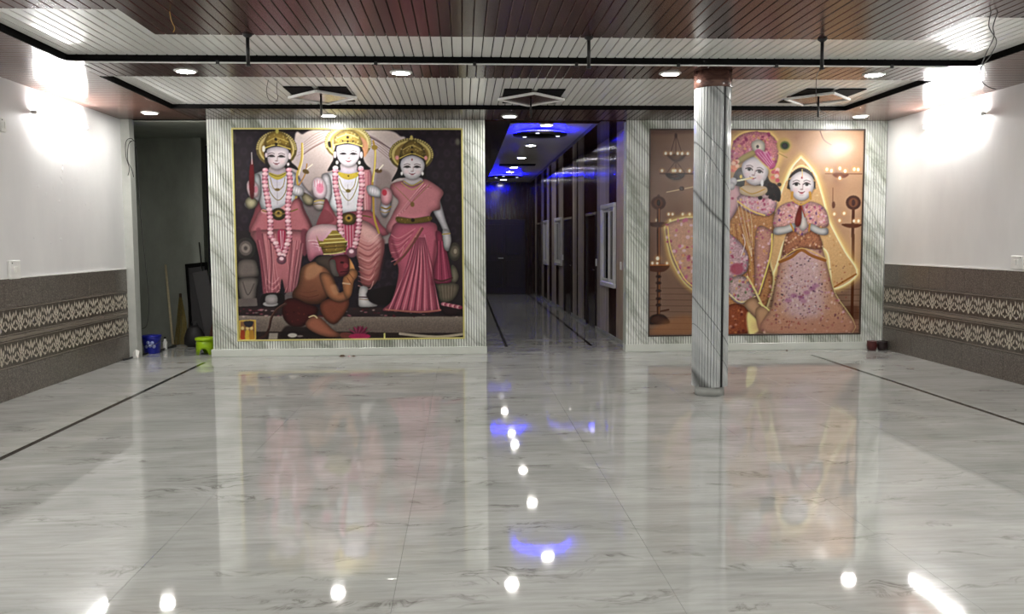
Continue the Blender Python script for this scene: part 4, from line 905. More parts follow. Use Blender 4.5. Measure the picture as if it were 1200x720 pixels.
def mural(name, label, xl, xr, fl, fr, corners, painter, mat, trim, gain, power):
    yb = YB - .001
    t = thing(name, label, 'mural', ((xl + xr) / 2, YB, .1))
    off = Vector(t.location); sh = lambda o: setattr(o, 'location', Vector(o.location) - off)
    z0, z1 = .212, 2.96
    parts = [fluted('frame_stile', fl, xl, .1, ZC - .001, yb, t), fluted('frame_stile', xr, fr, .1, ZC - .001, yb, t),
             fluted('frame_rail', xl, xr, .1, z0, yb, t), fluted('frame_rail', xl, xr, z1, ZC - .001, yb, t)]
    # the print: a fine grid that carries the picture as colours
    c = painter(); nx, nz = 400, int(400 * (z1 - z0) / (xr - xl))
    (tlx, tly), (trx, tr_y), (blx, bly), (brx, bry) = corners
    u = np.linspace(0, 1, nx)[None, :]; v = np.linspace(1, 0, nz)[:, None]     # v = 0 at the top
    px = (tlx * (1 - u) + trx * u) * (1 - v) + (blx * (1 - u) + brx * u) * v
    py = (tly * (1 - u) + tr_y * u) * (1 - v) + (bly * (1 - u) + bry * u) * v
    X = np.clip((px - c.x0) * c.S - .5, 0, c.w - 1.01); Y = np.clip((py - c.y0) * c.S - .5, 0, c.h - 1.01)
    img = np.stack([Canvas.blur(c.a[..., k], 1) for k in range(3)], -1) * .5 + c.a * .5
    i, j = X.astype(int), Y.astype(int); fx, fy = (X - i)[..., None], (Y - j)[..., None]
    rgb = (img[j, i] * (1 - fx) + img[j, i + 1] * fx) * (1 - fy) + (img[j + 1, i] * (1 - fx) + img[j + 1, i + 1] * fx) * fy
    rgb = np.clip(rgb, 0, 1); rgb = np.where(rgb <= .04045, rgb / 12.92, ((rgb + .055) / 1.055) ** 2.4) * gain; rgb = np.clip(rgb, 0, 1) ** power
    xs = np.broadcast_to(xl + (xr - xl) * u, (nz, nx)); zs = np.broadcast_to(z1 + (z0 - z1) * v, (nz, nx))
    co = np.stack([xs, np.full((nz, nx), yb - .008), zs], -1).reshape(-1, 3) - np.array(off)
    idx = np.arange(nx * nz).reshape(nz, nx)
    q = np.stack([idx[:-1, :-1], idx[:-1, 1:], idx[1:, 1:], idx[1:, :-1]], -1).reshape(-1, 4)
    me = bpy.data.meshes.new('picture'); me.vertices.add(nx * nz); me.vertices.foreach_set('co', co.ravel())
    me.loops.add(q.size); me.loops.foreach_set('vertex_index', q.ravel()); me.polygons.add(len(q))
    me.polygons.foreach_set('loop_start', np.arange(0, q.size, 4)); me.polygons.foreach_set('loop_total', np.full(len(q), 4)); me.update(calc_edges=True)
    at = me.color_attributes.new('print', 'FLOAT_COLOR', 'POINT')
    at.data.foreach_set('color', np.concatenate([np.clip(rgb, 0, 1).reshape(-1, 3), np.ones((nx * nz, 1))], 1).ravel())
    me.materials.append(M[mat]); put('picture', me, t)
    e = .010 if trim == 'gold' else .010
    for b in ((xl - e, xl + e, z0 - e, z0 + e), (xl - e, xl + e, z1 - e, z1 + e)):
        parts.append(MB().bev(xl - e, xr + e, yb - .026, yb - .004, b[2], b[3], .003).build('edge_trim', M[trim], t))
    for x in (xl, xr):
        parts.append(MB().bev(x - e, x + e, yb - .026, yb - .004, z0 + e, z1 - e, .003).build('edge_trim', M[trim], t))
    for o in parts: sh(o)
    return t

def boards(par, name, mat, x0, x1, y0, y1, z, along='y', pitch=PITCH_B, skip=None, gap=.006):
    """separate ceiling boards with chamfered long edges, underside at z"""
    lo, hi = (x0, x1) if along == 'y' else (y0, y1); n = round((hi - lo) / pitch); p = (hi - lo) / n
    a, b = (y0, y1) if along == 'y' else (x0, x1); cache = {}
    for k in range(n):
        c = lo + (k + .5) * p; e0, e1 = (a, b) if skip is None else skip(c, a, b)
        key = (round(e0, 3), round(e1, 3))
        if key not in cache:
            h = (p - gap) / 2; prof = [(-h, .012), (-h, .004), (-h + .004, 0), (h - .004, 0), (h, .004), (h, .012)]
            cache[key] = MB().prism(prof, 1 if along == 'y' else 0, 0, e1 - e0).mesh(name, M[mat])
        put(name, cache[key], par, (c, e0, z) if along == 'y' else (e0, c, z))

def ceiling():
    ce = MB().box(-5.4, 6.2, YN, 14.8, ZC + .09, ZC + .2).build('ceiling', M['dark_wood'], kind='structure')
    # soffit backing
    for b in ((XL, TX0, YN, YB + .2), (TX1, XR, YN, YB + .2), (TX0, TX1, 7.87, 8.6), (TX0, TX1, 10.6, YB + .2)):
        MB().box(*b, ZC + .012, ZC + .09).build('soffit_backing', M['dark_wood'], ce)
    boards(ce, 'side_board', 'brown_cross_board', XL, TX0, 4.6, YB, ZC, 'x', gap=.004)
    boards(ce, 'side_board', 'brown_cross_board', TX1, XR, 4.6, YB, ZC, 'x', gap=.004)
    boards(ce, 'beam_board', 'brown_board', TX0, TX1, 7.87, 8.6, ZC)
    boards(ce, 'rear_board', 'brown_board', TX0, TX1, 10.6, YB - .002, ZC)
    # far white tray
    z = ZC + DZ
    MB().box(TX0, TX1, 8.6, 10.6, z + .012, z + .045).build('tray_backing', M['dark_wood'], ce)
    boards(ce, 'tray_board', 'white_board', TX0 + .03, TX1 - .03, 8.61, 10.57, z, gap=.009)
    # near white tray round the brown island
    IX0, IX1, IY, NY = -2.375, 3.745, 7.03, 6.3
    MB().box(TX0, TX1, 4.6, 7.87, z + .012, z + .045).build('tray_backing', M['dark_wood'], ce)
    def cut(c, a, b): return (IY, b) if IX0 < c < IX1 else (NY, b)
    boards(ce, 'white_tray_board', 'white_board', TX0 + .03, TX1 - .03, NY, 7.84, z, skip=cut, gap=.009)
    def icut(c, a, b): return (a, IY) if IX0 < c < IX1 else (a, NY)
    boards(ce, 'island_board', 'brown_board', TX0 + .03, TX1 - .03, 4.6, IY, z - .012, skip=icut, gap=.005)
    # black reveals round the trays
    for n, b in enumerate(((TX0, TX0 + .012, 4.6, 7.87), (TX1 - .012, TX1, 4.6, 7.87), (TX0, TX1, 7.858, 7.87),
                           (TX0, TX0 + .012, 8.6, 10.6), (TX1 - .012, TX1, 8.6, 10.6), (TX0, TX1, 10.588, 10.6))):
        MB().box(*b, ZC - .004, z + .02).build('reveal_strip', M['gap_black'], ce)
    # plain boards over the part of the hall behind the viewer
    MB().box(XL, XR, YN, 4.6, ZC + .005, ZC + .02).build('near_boarding', M['white_board'], ce)
    # corridor ceiling
    cc = MB().box(.1, 2.6, YB + .2, 25, ZC + .05, ZC + .2).build('ceiling_corridor', M['white_board'], kind='structure')
    MB().box(.305, .655, YB + .02, CEND, ZC - .01, ZC + .05).build('side_soffit', M['maroon'], cc)
    MB().box(1.837, 2.36, YB + .02, CEND, ZC - .01, ZC + .05).build('side_soffit', M['maroon'], cc)
    MB().box(.655, 1.837, YB + .18, YB + .22, ZC - .012, ZC + .05).build('front_lip', M['maroon'], cc)
    MB().bev(.8, 1.57, 18.62, 18.9, ZC + .03, ZC + .052, .004).build('air_slot', M['gap_black'], cc)
    return ce

def corridor():
    W = lambda n, m, *b: MB().box(*b).build(n, M[m], kind='structure')
    W('wall_corridor_left', 'maroon', .1, .305, YB + .18, CEND, 0, ZC + .2)
    we = W('wall_corridor_end', 'maroon', .1, 2.6, CEND, CEND + .2, 0, ZC + .2)
    wr = MB().box(-.02, 12.8, -.25, -.012, 0, ZC + .2, SK).build('wall_corridor_right', M['maroon'], kind='structure')
    # the near corner post turns into the hall wall
    doors = ((2.8, 3.82), (5.6, 6.72), (11.0, 12.1)); wins = ((1.12, 2.22, .78, 2.06), (7.0, 8.05, .95, 2.0), (9.45, 10.3, .9, 2.0))
    cols = [(-.02, 1.1, 'oak'), (1.1, 1.69, 'maroon'), (1.69, 2.74, 'taupe'), (2.74, 4.1, 'maroon'), (4.1, 4.8, 'taupe'), (4.8, 4.97, 'maroon'), (4.97, 5.5, 'taupe'),
            (5.5, 6.84, 'maroon'), (6.84, 7.6, 'taupe'), (7.6, 8.05, 'maroon'), (8.05, 8.84, 'taupe'), (8.84, 9.32, 'maroon'), (9.32, 9.78, 'taupe'), (9.78, 10.45, 'maroon'), (10.45, 11.0, 'taupe'), (11.0, 12.1, 'maroon'), (12.1, 12.6, 'taupe')]
    def holes(a, b):
        for d0, d1 in doors:
            if a < d1 - .01 and b > d0 + .01: return d0, d1, 0, 1.97
        for w0, w1, q0, q1 in wins:
            if a < w1 - .01 and b > w0 + .01: return w0, w1, q0, q1
    for s0, s1, m in cols:
        n = max(1, round((s1 - s0) / .28)); w = (s1 - s0) / n
        for k in range(n):
            a, b = s0 + k * w + .002, s0 + (k + 1) * w - .002; h = holes(a, b)
            spans = [(a, b, 0, ZC)]
            if h:
                spans = []
                if a < h[0]: spans.append((a, h[0], 0, ZC))
                if b > h[1]: spans.append((h[1], b, 0, ZC))
                aa, bb = max(a, h[0]), min(b, h[1]); spans.append((aa, bb, h[3], ZC))
                if h[2] > 0: spans.append((aa, bb, 0, h[2]))
            q = MB()
            for x0, x1, z0, z1 in spans:
                nf = max(1, round((x1 - x0) / .055)); f = (x1 - x0) / nf
                for j in range(nf):
                    o = len(q.v); arc = [(x0 + (j + .5 - .5 * math.cos(math.pi * e / 8) * .97) * f, -.013 + .014 * math.sin(math.pi * (.06 + .88 * e / 8))) for e in range(9)]
                    q.add([SK @ Vector((u, v, z)) for z in (z0, z1) for u, v in arc], [(e, e + 1, e + 10, e + 9) for e in range(8)], True)
                    q.add([SK @ Vector((u, v, z0 if k_ == 0 else z1)) for k_ in (0, 1) for u, v in arc], [tuple(range(9)), tuple(range(9, 18))])
                    q.add([SK @ Vector((arc[i_][0], arc[i_][1], z)) for i_ in (0, 8) for z in (z0, z1)], [(0, 1, 3, 2)])
            q.build('wall_panel', M[m], wr)
    # white stone skirting between the doors
    s = -.02
    for k, (d0, d1) in enumerate(doors + ((12.6, 12.8),)):
        MB().bev(s, d0, 0, .016, 0, .06, .003, SK).build('baseboard_corridor', M['tile'], kind='structure'); s = d1
    # doors
    for k, (d0, d1) in enumerate(doors):
        d = MB().box(d0 + .05, d1 - .05, -.09, -.05, .01, 1.92, SK).build('door_%d' % (k + 1), M['door_wood'], kind='structure')
        for z0, z1 in ((.15, .9), (1.05, 1.8)): MB().bev(d0 + .18, d1 - .18, -.051, -.038, z0, z1, .006, SK).build('door_panel', M['door_wood'], d)
        f = MB().bev(d0, d0 + .05, -.1, .012, 0, 1.97, .004, SK).bev(d1 - .05, d1, -.1, .012, 0, 1.97, .004, SK); f.build('door_frame', M['door_wood'], d)
        MB().bev(d0, d1, -.1, .016, 1.925, 1.975, .004, SK).build('door_head', M['taupe'], d)
        MB().tube([SK @ Vector((d0 + .12, -.03, 1.0)), SK @ Vector((d0 + .12, .02, 1.0)), SK @ Vector((d0 + .24, .02, 1.0))], .009, 6).build('handle', M['chrome'], d)
    # windows
    for k, (w0, w1, z0, z1) in enumerate(wins):
        e = .07
        w = MB().bev(w0, w1, -.05, .04, z0, z0 + e, .008, SK).bev(w0, w1, -.05, .04, z1 - e, z1, .008, SK).bev(w0, w0 + e, -.05, .04, z0 + e, z1 - e, .008, SK).bev(w1 - e, w1, -.05, .04, z0 + e, z1 - e, .008, SK).build('window_%d' % (k + 1), M['upvc'], kind='structure')
        mid = (w0 + w1) / 2
        for a, b in ((w0 + e, mid + .03), (mid - .03, w1 - e)):
            dy = 0 if a > w0 + e + .1 else -.018
            sa = MB()
            for q in ((a, b, z0 + e, z0 + e + .05), (a, b, z1 - e - .05, z1 - e), (a, a + .05, z0 + e + .05, z1 - e - .05), (b - .05, b, z0 + e + .05, z1 - e - .05)):
                sa.bev(q[0], q[1], -.02 + dy, .012 + dy, q[2], q[3], .003, SK)
            so = sa.build('window_sash', M['upvc'], w)
            MB().box(a + .05, b - .05, -.008 + dy, -.002 + dy, z0 + e + .05, z1 - e - .05, SK).build('window_pane', M['glass'], so)
    # end door
    d = MB().bev(.55, 1.75, CEND - .03, CEND, .01, 2.1, .006).build('door_4', M['door_wood'], kind='structure')
    for x0, x1 in ((.62, 1.1), (1.2, 1.68)):
        for z0, z1 in ((.2, .95), (1.1, 1.95)): MB().bev(x0, x1, CEND - .042, CEND - .03, z0, z1, .006).build('door_panel', M['door_wood'], d)
    MB().bev(.98, 1.14, CEND - .07, CEND - .045, 1.0, 1.03, .006).build('handle', M['chrome'], d)

def trims():
    """white stone plinth under both murals"""
    for x0, x1, n in ((F1L - .02, F1R + .004, 1), (F2L - .004, F2R, 2)):
        MB().bev(x0, x1, YB - .035, YB + .18, 0, .1, .004).build('trim_%d' % n, M['white_marble'], kind='structure')

def pillar():
    cx, cy, r = 2.385, 8.27, .172
    t = thing('pillar', 'round fluted grey marble pillar with a black seam standing on the polished floor', 'pillar', (cx, cy, 0))
    n = 38; prof = []; sk = 33
    a0 = -math.pi / 2 + .44                       # seam faces the viewer's right
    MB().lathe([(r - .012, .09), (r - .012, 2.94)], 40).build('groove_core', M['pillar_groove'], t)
    m = MB()
    for k in range(n):
        a = a0 + (k + .5) * 2 * math.pi / n; w = 2 * math.pi / n
        if k in (0,): b0, b1 = a + w * .1, a + w * .42
        elif k == n - 1: b0, b1 = a - w * .42, a - w * .1
        else: b0, b1 = a - w * .42, a + w * .42
        if b1 <= b0: continue
        q = [((r - .012) * math.cos(b0), (r - .012) * math.sin(b0)), ((r - .002) * math.cos(b0), (r - .002) * math.sin(b0)), (r * math.cos(b0 + .02), r * math.sin(b0 + .02)),
             (r * math.cos((b0 + b1) / 2) * 1.006, r * math.sin((b0 + b1) / 2) * 1.006), (r * math.cos(b1 - .02), r * math.sin(b1 - .02)), ((r - .002) * math.cos(b1), (r - .002) * math.sin(b1)), ((r - .012) * math.cos(b1), (r - .012) * math.sin(b1))]
        m.prism(q, 2, .092, 2.93)
    m.build('fluted_shaft', M['pillar_marble'], t)
    s = MB(); s.prism([((r - .013) * math.cos(a0 - .105), (r - .013) * math.sin(a0 - .105)), ((r - .008) * math.cos(a0 - .1), (r - .008) * math.sin(a0 - .1)), ((r - .008) * math.cos(a0 + .1), (r - .008) * math.sin(a0 + .1)), ((r - .013) * math.cos(a0 + .105), (r - .013) * math.sin(a0 + .105))], 2, .092, 2.93)
    s.build('seam_strip', M['black_plastic'], t)
    MB().lathe([(r + .003, 2.925), (r + .006, 2.93), (r + .006, ZC - .001)], 48).build('wood_collar', M['brown_cross_board'], t)
    MB().lathe([(.142, 0), (.142, .088), (.139, .092)], 40).build('stone_base', M['grey_stone'], t)

# ------------------------------------------------------------------ lamps
def downlights():
    def proto(mat, r=.078):
        t = thing('downlight', '', 'light')
        MB().lathe([(r + .028, 0), (r + .026, -.006), (r + .006, -.014), (r, -.012), (r, .0)], 28).build('trim_ring', M['white_plastic'], t)
        n = 28; MB().lathe([(r * .2, -.0165), (r * .8, -.0150), (r, -.012)], n).build('diffuser', M[mat], t)
        return t
    P = proto('led'); first = True
    A = [(-2.527, 8.30, 'front beam', 'first from the left wall'), (-.56, 8.32, 'front beam', 'second from the left wall'), (1.979, 8.30, 'front beam', 'beside the pillar top'), (3.956, 8.29, 'front beam', 'right of the pillar'),
         (-3.774, 10.95, 'rear soffit', 'above the dark alcove'), (-1.656, 11.13, 'rear soffit', 'above the central crowned figure'), (.607, 11.16, 'rear soffit', 'above the left side of the corridor mouth'), (5.118, 11.07, 'rear soffit', 'near the right wall corner')]
    for x, y, w, l in A:
        lab = 'round glowing downlight in the brown %s, %s' % (w, l)
        if first: P.location = (x, y, ZC); P['label'] = lab; P['group'] = 'hall downlights'; first = False
        else: copy_thing(P, (x, y, ZC), lab, 'hall downlights')
    # the same lamps go on over the part of the hall behind the frame
    for j, y in enumerate((5.4, 2.6, -.4)):
        for i, x in enumerate((-2.53, -.56, 1.98, 3.96)):
            copy_thing(P, (x, y, ZC + (DZ - .012 if y > 4.6 else .005)), 'downlight outside the photo, %s row before the brown beam, %s from the left wall' % (('first', 'second', 'third')[j], ('first', 'second', 'third', 'fourth')[i]), 'hall downlights')
    Q = proto('led_corridor', .08); first = True
    names = ('nearest', 'second', 'third', 'fourth', 'fifth', 'farthest')
    for k, (x, y) in enumerate(((1.195, 12.36), (1.176, 14.97), (1.164, 17.17), (1.145, 19.43), (1.137, 20.66), (1.10, 23.3))):
        lab = 'round downlight in the corridor ceiling, %s in its row' % (names[k] + (' from the hall' if 0 < k < 5 else ' to the hall' if k == 0 else ' from the hall'))
        if first: Q.location = (x, y, ZC + .05); Q['label'] = lab; Q['group'] = 'corridor downlights'; first = False
        else: copy_thing(Q, (x, y, ZC + .05), lab, 'corridor downlights')

def blue_rings():
    for k, (x, y, R) in enumerate(((1.157, 12.98, .40), (1.06, 21.4, .42))):
        t = thing('ceiling_rosette', ('dark round ceiling disc with blue glow, near the corridor mouth', 'dark round ceiling disc with blue glow, far down the corridor')[k], 'light', (x, y, ZC + .05), 0, 'blue corridor rosettes')
        MB().lathe([(R, -.075), (R, -.055), (R * .96, -.05), (.05, -.05), (.05, -.075)], 40).build('disc', M['dark_sheet'], t)
        MB().lathe([(.06, 0), (.06, -.055)], 16).build('stem', M['dark_sheet'], t)
        m = MB(); n = 40
        for i in range(n):
            a, b = 2 * math.pi * i / n, 2 * math.pi * (i + 1) / n; r0, r1 = R * .86, R * .95
            m.add([(r * math.cos(w), r * math.sin(w), zz) for w in (a, b) for r in (r0, r1) for zz in (-.05, -.042)], [(0, 2, 6, 4), (1, 5, 7, 3), (2, 3, 7, 6), (0, 4, 5, 1)])
        m.build('blue_led_strip', M['led_blue'], t)
        for i in range(3):
            a = math.pi * (.1 + 2 * i / 3); MB().lathe([(.028, -.082), (.03, -.075)], 14, (R * .72 * math.cos(a), R * .72 * math.sin(a), 0)).build('spotlight', M['led_spot'], t)
        for q in range(2):
            rr = R * (.55 - .25 * q)
            MB().lathe([(rr, -.08), (rr, -.075)], 32).build('disc_step', M['gap_black'], t)

def tubes():
    def make(loc, rz, lab):
        t = thing('tube_light', lab, 'light', loc, rz, 'wall tube lights')
        MB().bev(0, .026, -.6, .6, -.014, .014, .004).build('batten', M['white_plastic'], t)
        pts = [(.048, -.586, 0), (.048, .586, 0)]
        MB().tube(pts, .013, 10).build('tube', M['tube'], t)
        for y in (-.6, .6): MB().bev(.02, .066, y - .014, y + .014, -.02, .02, .004).build('lamp_holder', M['white_plastic'], t)
        return t
    a = make((XL, 9.82, 2.83), 0, 'glaring tube light on the white left wall under the ceiling')
    copy_thing(a, (XR, 9.92, 2.86), 'glaring tube light on the white right wall under the ceiling', None, math.pi)
    for y, w in ((5.2, 'nearer'), (.8, 'farther')):
        copy_thing(a, (XL, y, 2.83), 'tube light on the left wall outside the photo, %s to the glaring one' % w); copy_thing(a, (XR, y, 2.86), 'tube light on the right wall outside the photo, %s to the glaring one' % w, None, math.pi)

# ------------------------------------------------------------------ ceiling fittings
def ceiling_fittings():
    z = ZC + DZ
    # star medallions: dark square, brown diamond with pale edge strips, fan hook
    first = None
    spots = ((-1.53, 9.87, 'above the left mural'), (.79, 9.95, 'in front of the corridor mouth'), (4.05, 9.85, 'right of the pillar'))
    for x, y, w in spots:
        lab = 'star-shaped dark ceiling medallion with pale edges and hook rod, %s' % w
        if first: copy_thing(first, (x, y, z), lab, 'ceiling medallions'); continue
        t = first = thing('ceiling_medallion', lab, 'medallion', (x, y, z), 0, 'ceiling medallions')
        for k, (x0, x1, y0, y1) in enumerate(((-.33, -.03, -.52, -.05), (.03, .33, -.52, -.05), (-.31, -.04, .08, .42), (.04, .31, .08, .42))):
            MB().bev(x0, x1, y0, y1, -.012, .0, .004).build('dark_block', M['gap_black'], t)
        R = Matrix.Rotation(math.pi / 4, 4, 'Z'); h = .255
        S = Matrix.Diagonal((1, 1.15, 1, 1)) @ R
        MB().bev(-h, h, -h, h, -.034, -.004, .004, S).build('diamond_panel', M['brown_board'], t)
        for b in ((-h - .012, h + .012, -h - .02, -h + .006), (-h - .012, h + .012, h - .006, h + .02), (-h - .02, -h + .006, -h, h), (h - .006, h + .02, -h, h)):
            MB().bev(*b, -.046, -.02, .003, S).build('edge_strip', M['white_plastic'], t)
        MB().tube([(-.01, -.05, -.03), (-.01, -.05, -.24)], .012, 8).build('hook_rod', M['black_iron'], t)
    # fan down-rods with no fan
    first = None
    for x, w in ((-1.652, 'left'), (1.015, 'middle'), (2.908, 'right')):
        lab = 'black fan rod hanging bare from the brown ceiling, %s one of three' % w
        if first: copy_thing(first, (x, 7.0, z - .012), lab, 'bare fan rods'); continue
        t = first = thing('fan_rod', lab, 'rod', (x, 7.0, z - .012), 0, 'bare fan rods')
        MB().tube([(0, 0, 0), (0, 0, -.235)], .014, 8).build('rod', M['black_iron'], t)
        MB().lathe([(.012, -.03), (.035, -.012), (.04, 0)], 14).build('ceiling_cup', M['black_iron'], t)
        MB().lathe([(.02, -.245), (.02, -.23)], 10).build('end_cap', M['black_iron'], t)
    # conduit along the edge of the near tray
    t = thing('conduit_pipe', 'thin pale conduit pipe running along the front beam edge', 'pipe', (0, 7.86, ZC))
    MB().tube([(-3.25, .012, -.012), (4.45, .012, -.010)], .007, 8).build('pipe', M['white_plastic'], t)
    for x in (-2.12, -.75, .12, 1.03, 1.95, 2.85, 3.92): MB().bev(x - .015, x + .015, -.004, .026, -.028, .004, .003).build('pipe_clip', M['black_plastic'], t)
    # loose cables
    def cable(name, label, paths, mat='cable', r=.004):
        t = thing(name, label, 'cable', paths[0][0]); o = Vector(paths[0][0])
        for p in paths:
            q = np.array(p, float); q = Canvas.smooth(q, False, 6); MB().tube([Vector(v) - o for v in q], r, 5).build('wire', M[mat], t)
    cable('hanging_cable', 'pair of thin dark wires hanging from the ceiling near the right wall', [
        [(3.78, 6.15, z - .01), (3.80, 6.2, 3.02), (3.86, 6.2, 2.92), (3.82, 6.2, 2.82), (3.76, 6.2, 2.74), (3.745, 6.2, 2.66), (3.80, 6.2, 2.60), (3.87, 6.2, 2.575)],
        [(3.83, 6.15, z - .01), (3.83, 6.2, 3.02), (3.84, 6.2, 2.95), (3.79, 6.2, 2.84), (3.75, 6.2, 2.74), (3.745, 6.2, 2.66)]])
    cable('yellow_cable', 'short thin yellowish wire hanging from the brown ceiling at left', [[(-2.03, 6.35, z - .01), (-2.02, 6.35, 3.05), (-2.0, 6.35, 3.0), (-2.01, 6.35, 2.97)]], 'yellow_cable', .0035)
    cable('thin_cable', 'thin dark wires below the left fan rod against the white tray', [
        [(-1.93, 9.0, z), (-1.95, 9.0, 3.02), (-1.93, 9.0, 2.93), (-1.86, 9.0, 2.9)], [(-1.84, 9.0, z), (-1.85, 9.0, 3.02), (-1.84, 9.0, 2.95), (-1.86, 9.0, 2.9)]], 'cable', .003)
    cable('looped_cable', 'thin dark wire hanging from the right fan rod and curling over the right mural', [[(2.908, 7.0, 2.88), (2.91, 7.1, 2.84), (2.905, 7.1, 2.72), (2.91, 7.1, 2.63), (2.94, 7.1, 2.56), (2.99, 7.1, 2.53)]], 'cable', .003)
    cable('jamb_cable', 'dark curled wires dangling at the top of the alcove jamb', [
        [(-4.17, 11.53, 2.79), (-4.22, 11.5, 2.83), (-4.28, 11.5, 2.78), (-4.285, 11.5, 2.6), (-4.25, 11.5, 2.45), (-4.27, 11.5, 2.36)], [(-4.17, 11.53, 2.79), (-4.2, 11.5, 2.8), (-4.25, 11.5, 2.74), (-4.265, 11.5, 2.55), (-4.22, 11.5, 2.44), (-4.2, 11.5, 2.34)]], 'cable', .005)
    cable('wall_cable', 'long thin wire running down the alcove jamb to the floor', [
        [(-4.24, 11.73, 2.75), (-4.235, 11.76, 2.2), (-4.215, 11.76, 1.7), (-4.19, 11.76, 1.3), (-4.16, 11.76, .8), (-4.17, 11.76, .55), (-4.2, 11.76, .4), (-4.26, 11.78, .36)]], 'cable', .005)

def switches():
    def plate(loc, s, lab, w=.1, h=.13):
        t = thing('switch_plate', lab, 'switch', loc)
        MB().bev(*sorted((0, s * .03)), -w / 2, w / 2, -h / 2, h / 2, .006).build('plate', M['white_plastic'], t)
        for k in (-1, 1): MB().bev(*sorted((s * .028, s * .036)), k * .022 - .014, k * .022 + .014, -.03, .03, .003).build('rocker', M['white_plastic'], t)
        MB().lathe([(.006, 0), (.005, .004)], 10, M=Matrix.Translation((s * .03, -w * .3, h * .36)) @ Matrix.Rotation(s * math.pi / 2, 4, 'Y')).build('screw', M['black_plastic'], t)
        return t
    plate((XL, 8.71, 1.245), 1, 'white switch box on the left wall above the brown tiles', .2, .18)
    plate((XR, 8.66, 1.25), -1, 'white switch box on the right wall above the brown tiles', .2, .14)
    plate((XL, 8.62, 2.62), 1, 'faint blank white plate high on the left wall', .09, .13)
    for s, z, w in ((.72, 1.13, 'pale switch on the brown post at the corridor mouth'), (2.76, 1.13, 'pale switch beside the nearest corridor door'), (6.84, 1.14, 'pale switch beside the second corridor door')):
        t = thing('corridor_switch', w, 'switch', SK @ Vector((s, 0, z)), math.atan2(.28, 12.65) + math.pi / 2)
        MB().bev(-.045, .045, 0, .014, -.06, .06, .005).build('plate', M['white_plastic'], t); MB().bev(-.014, .014, .012, .02, -.02, .02, .003).build('rocker', M['white_plastic'], t)

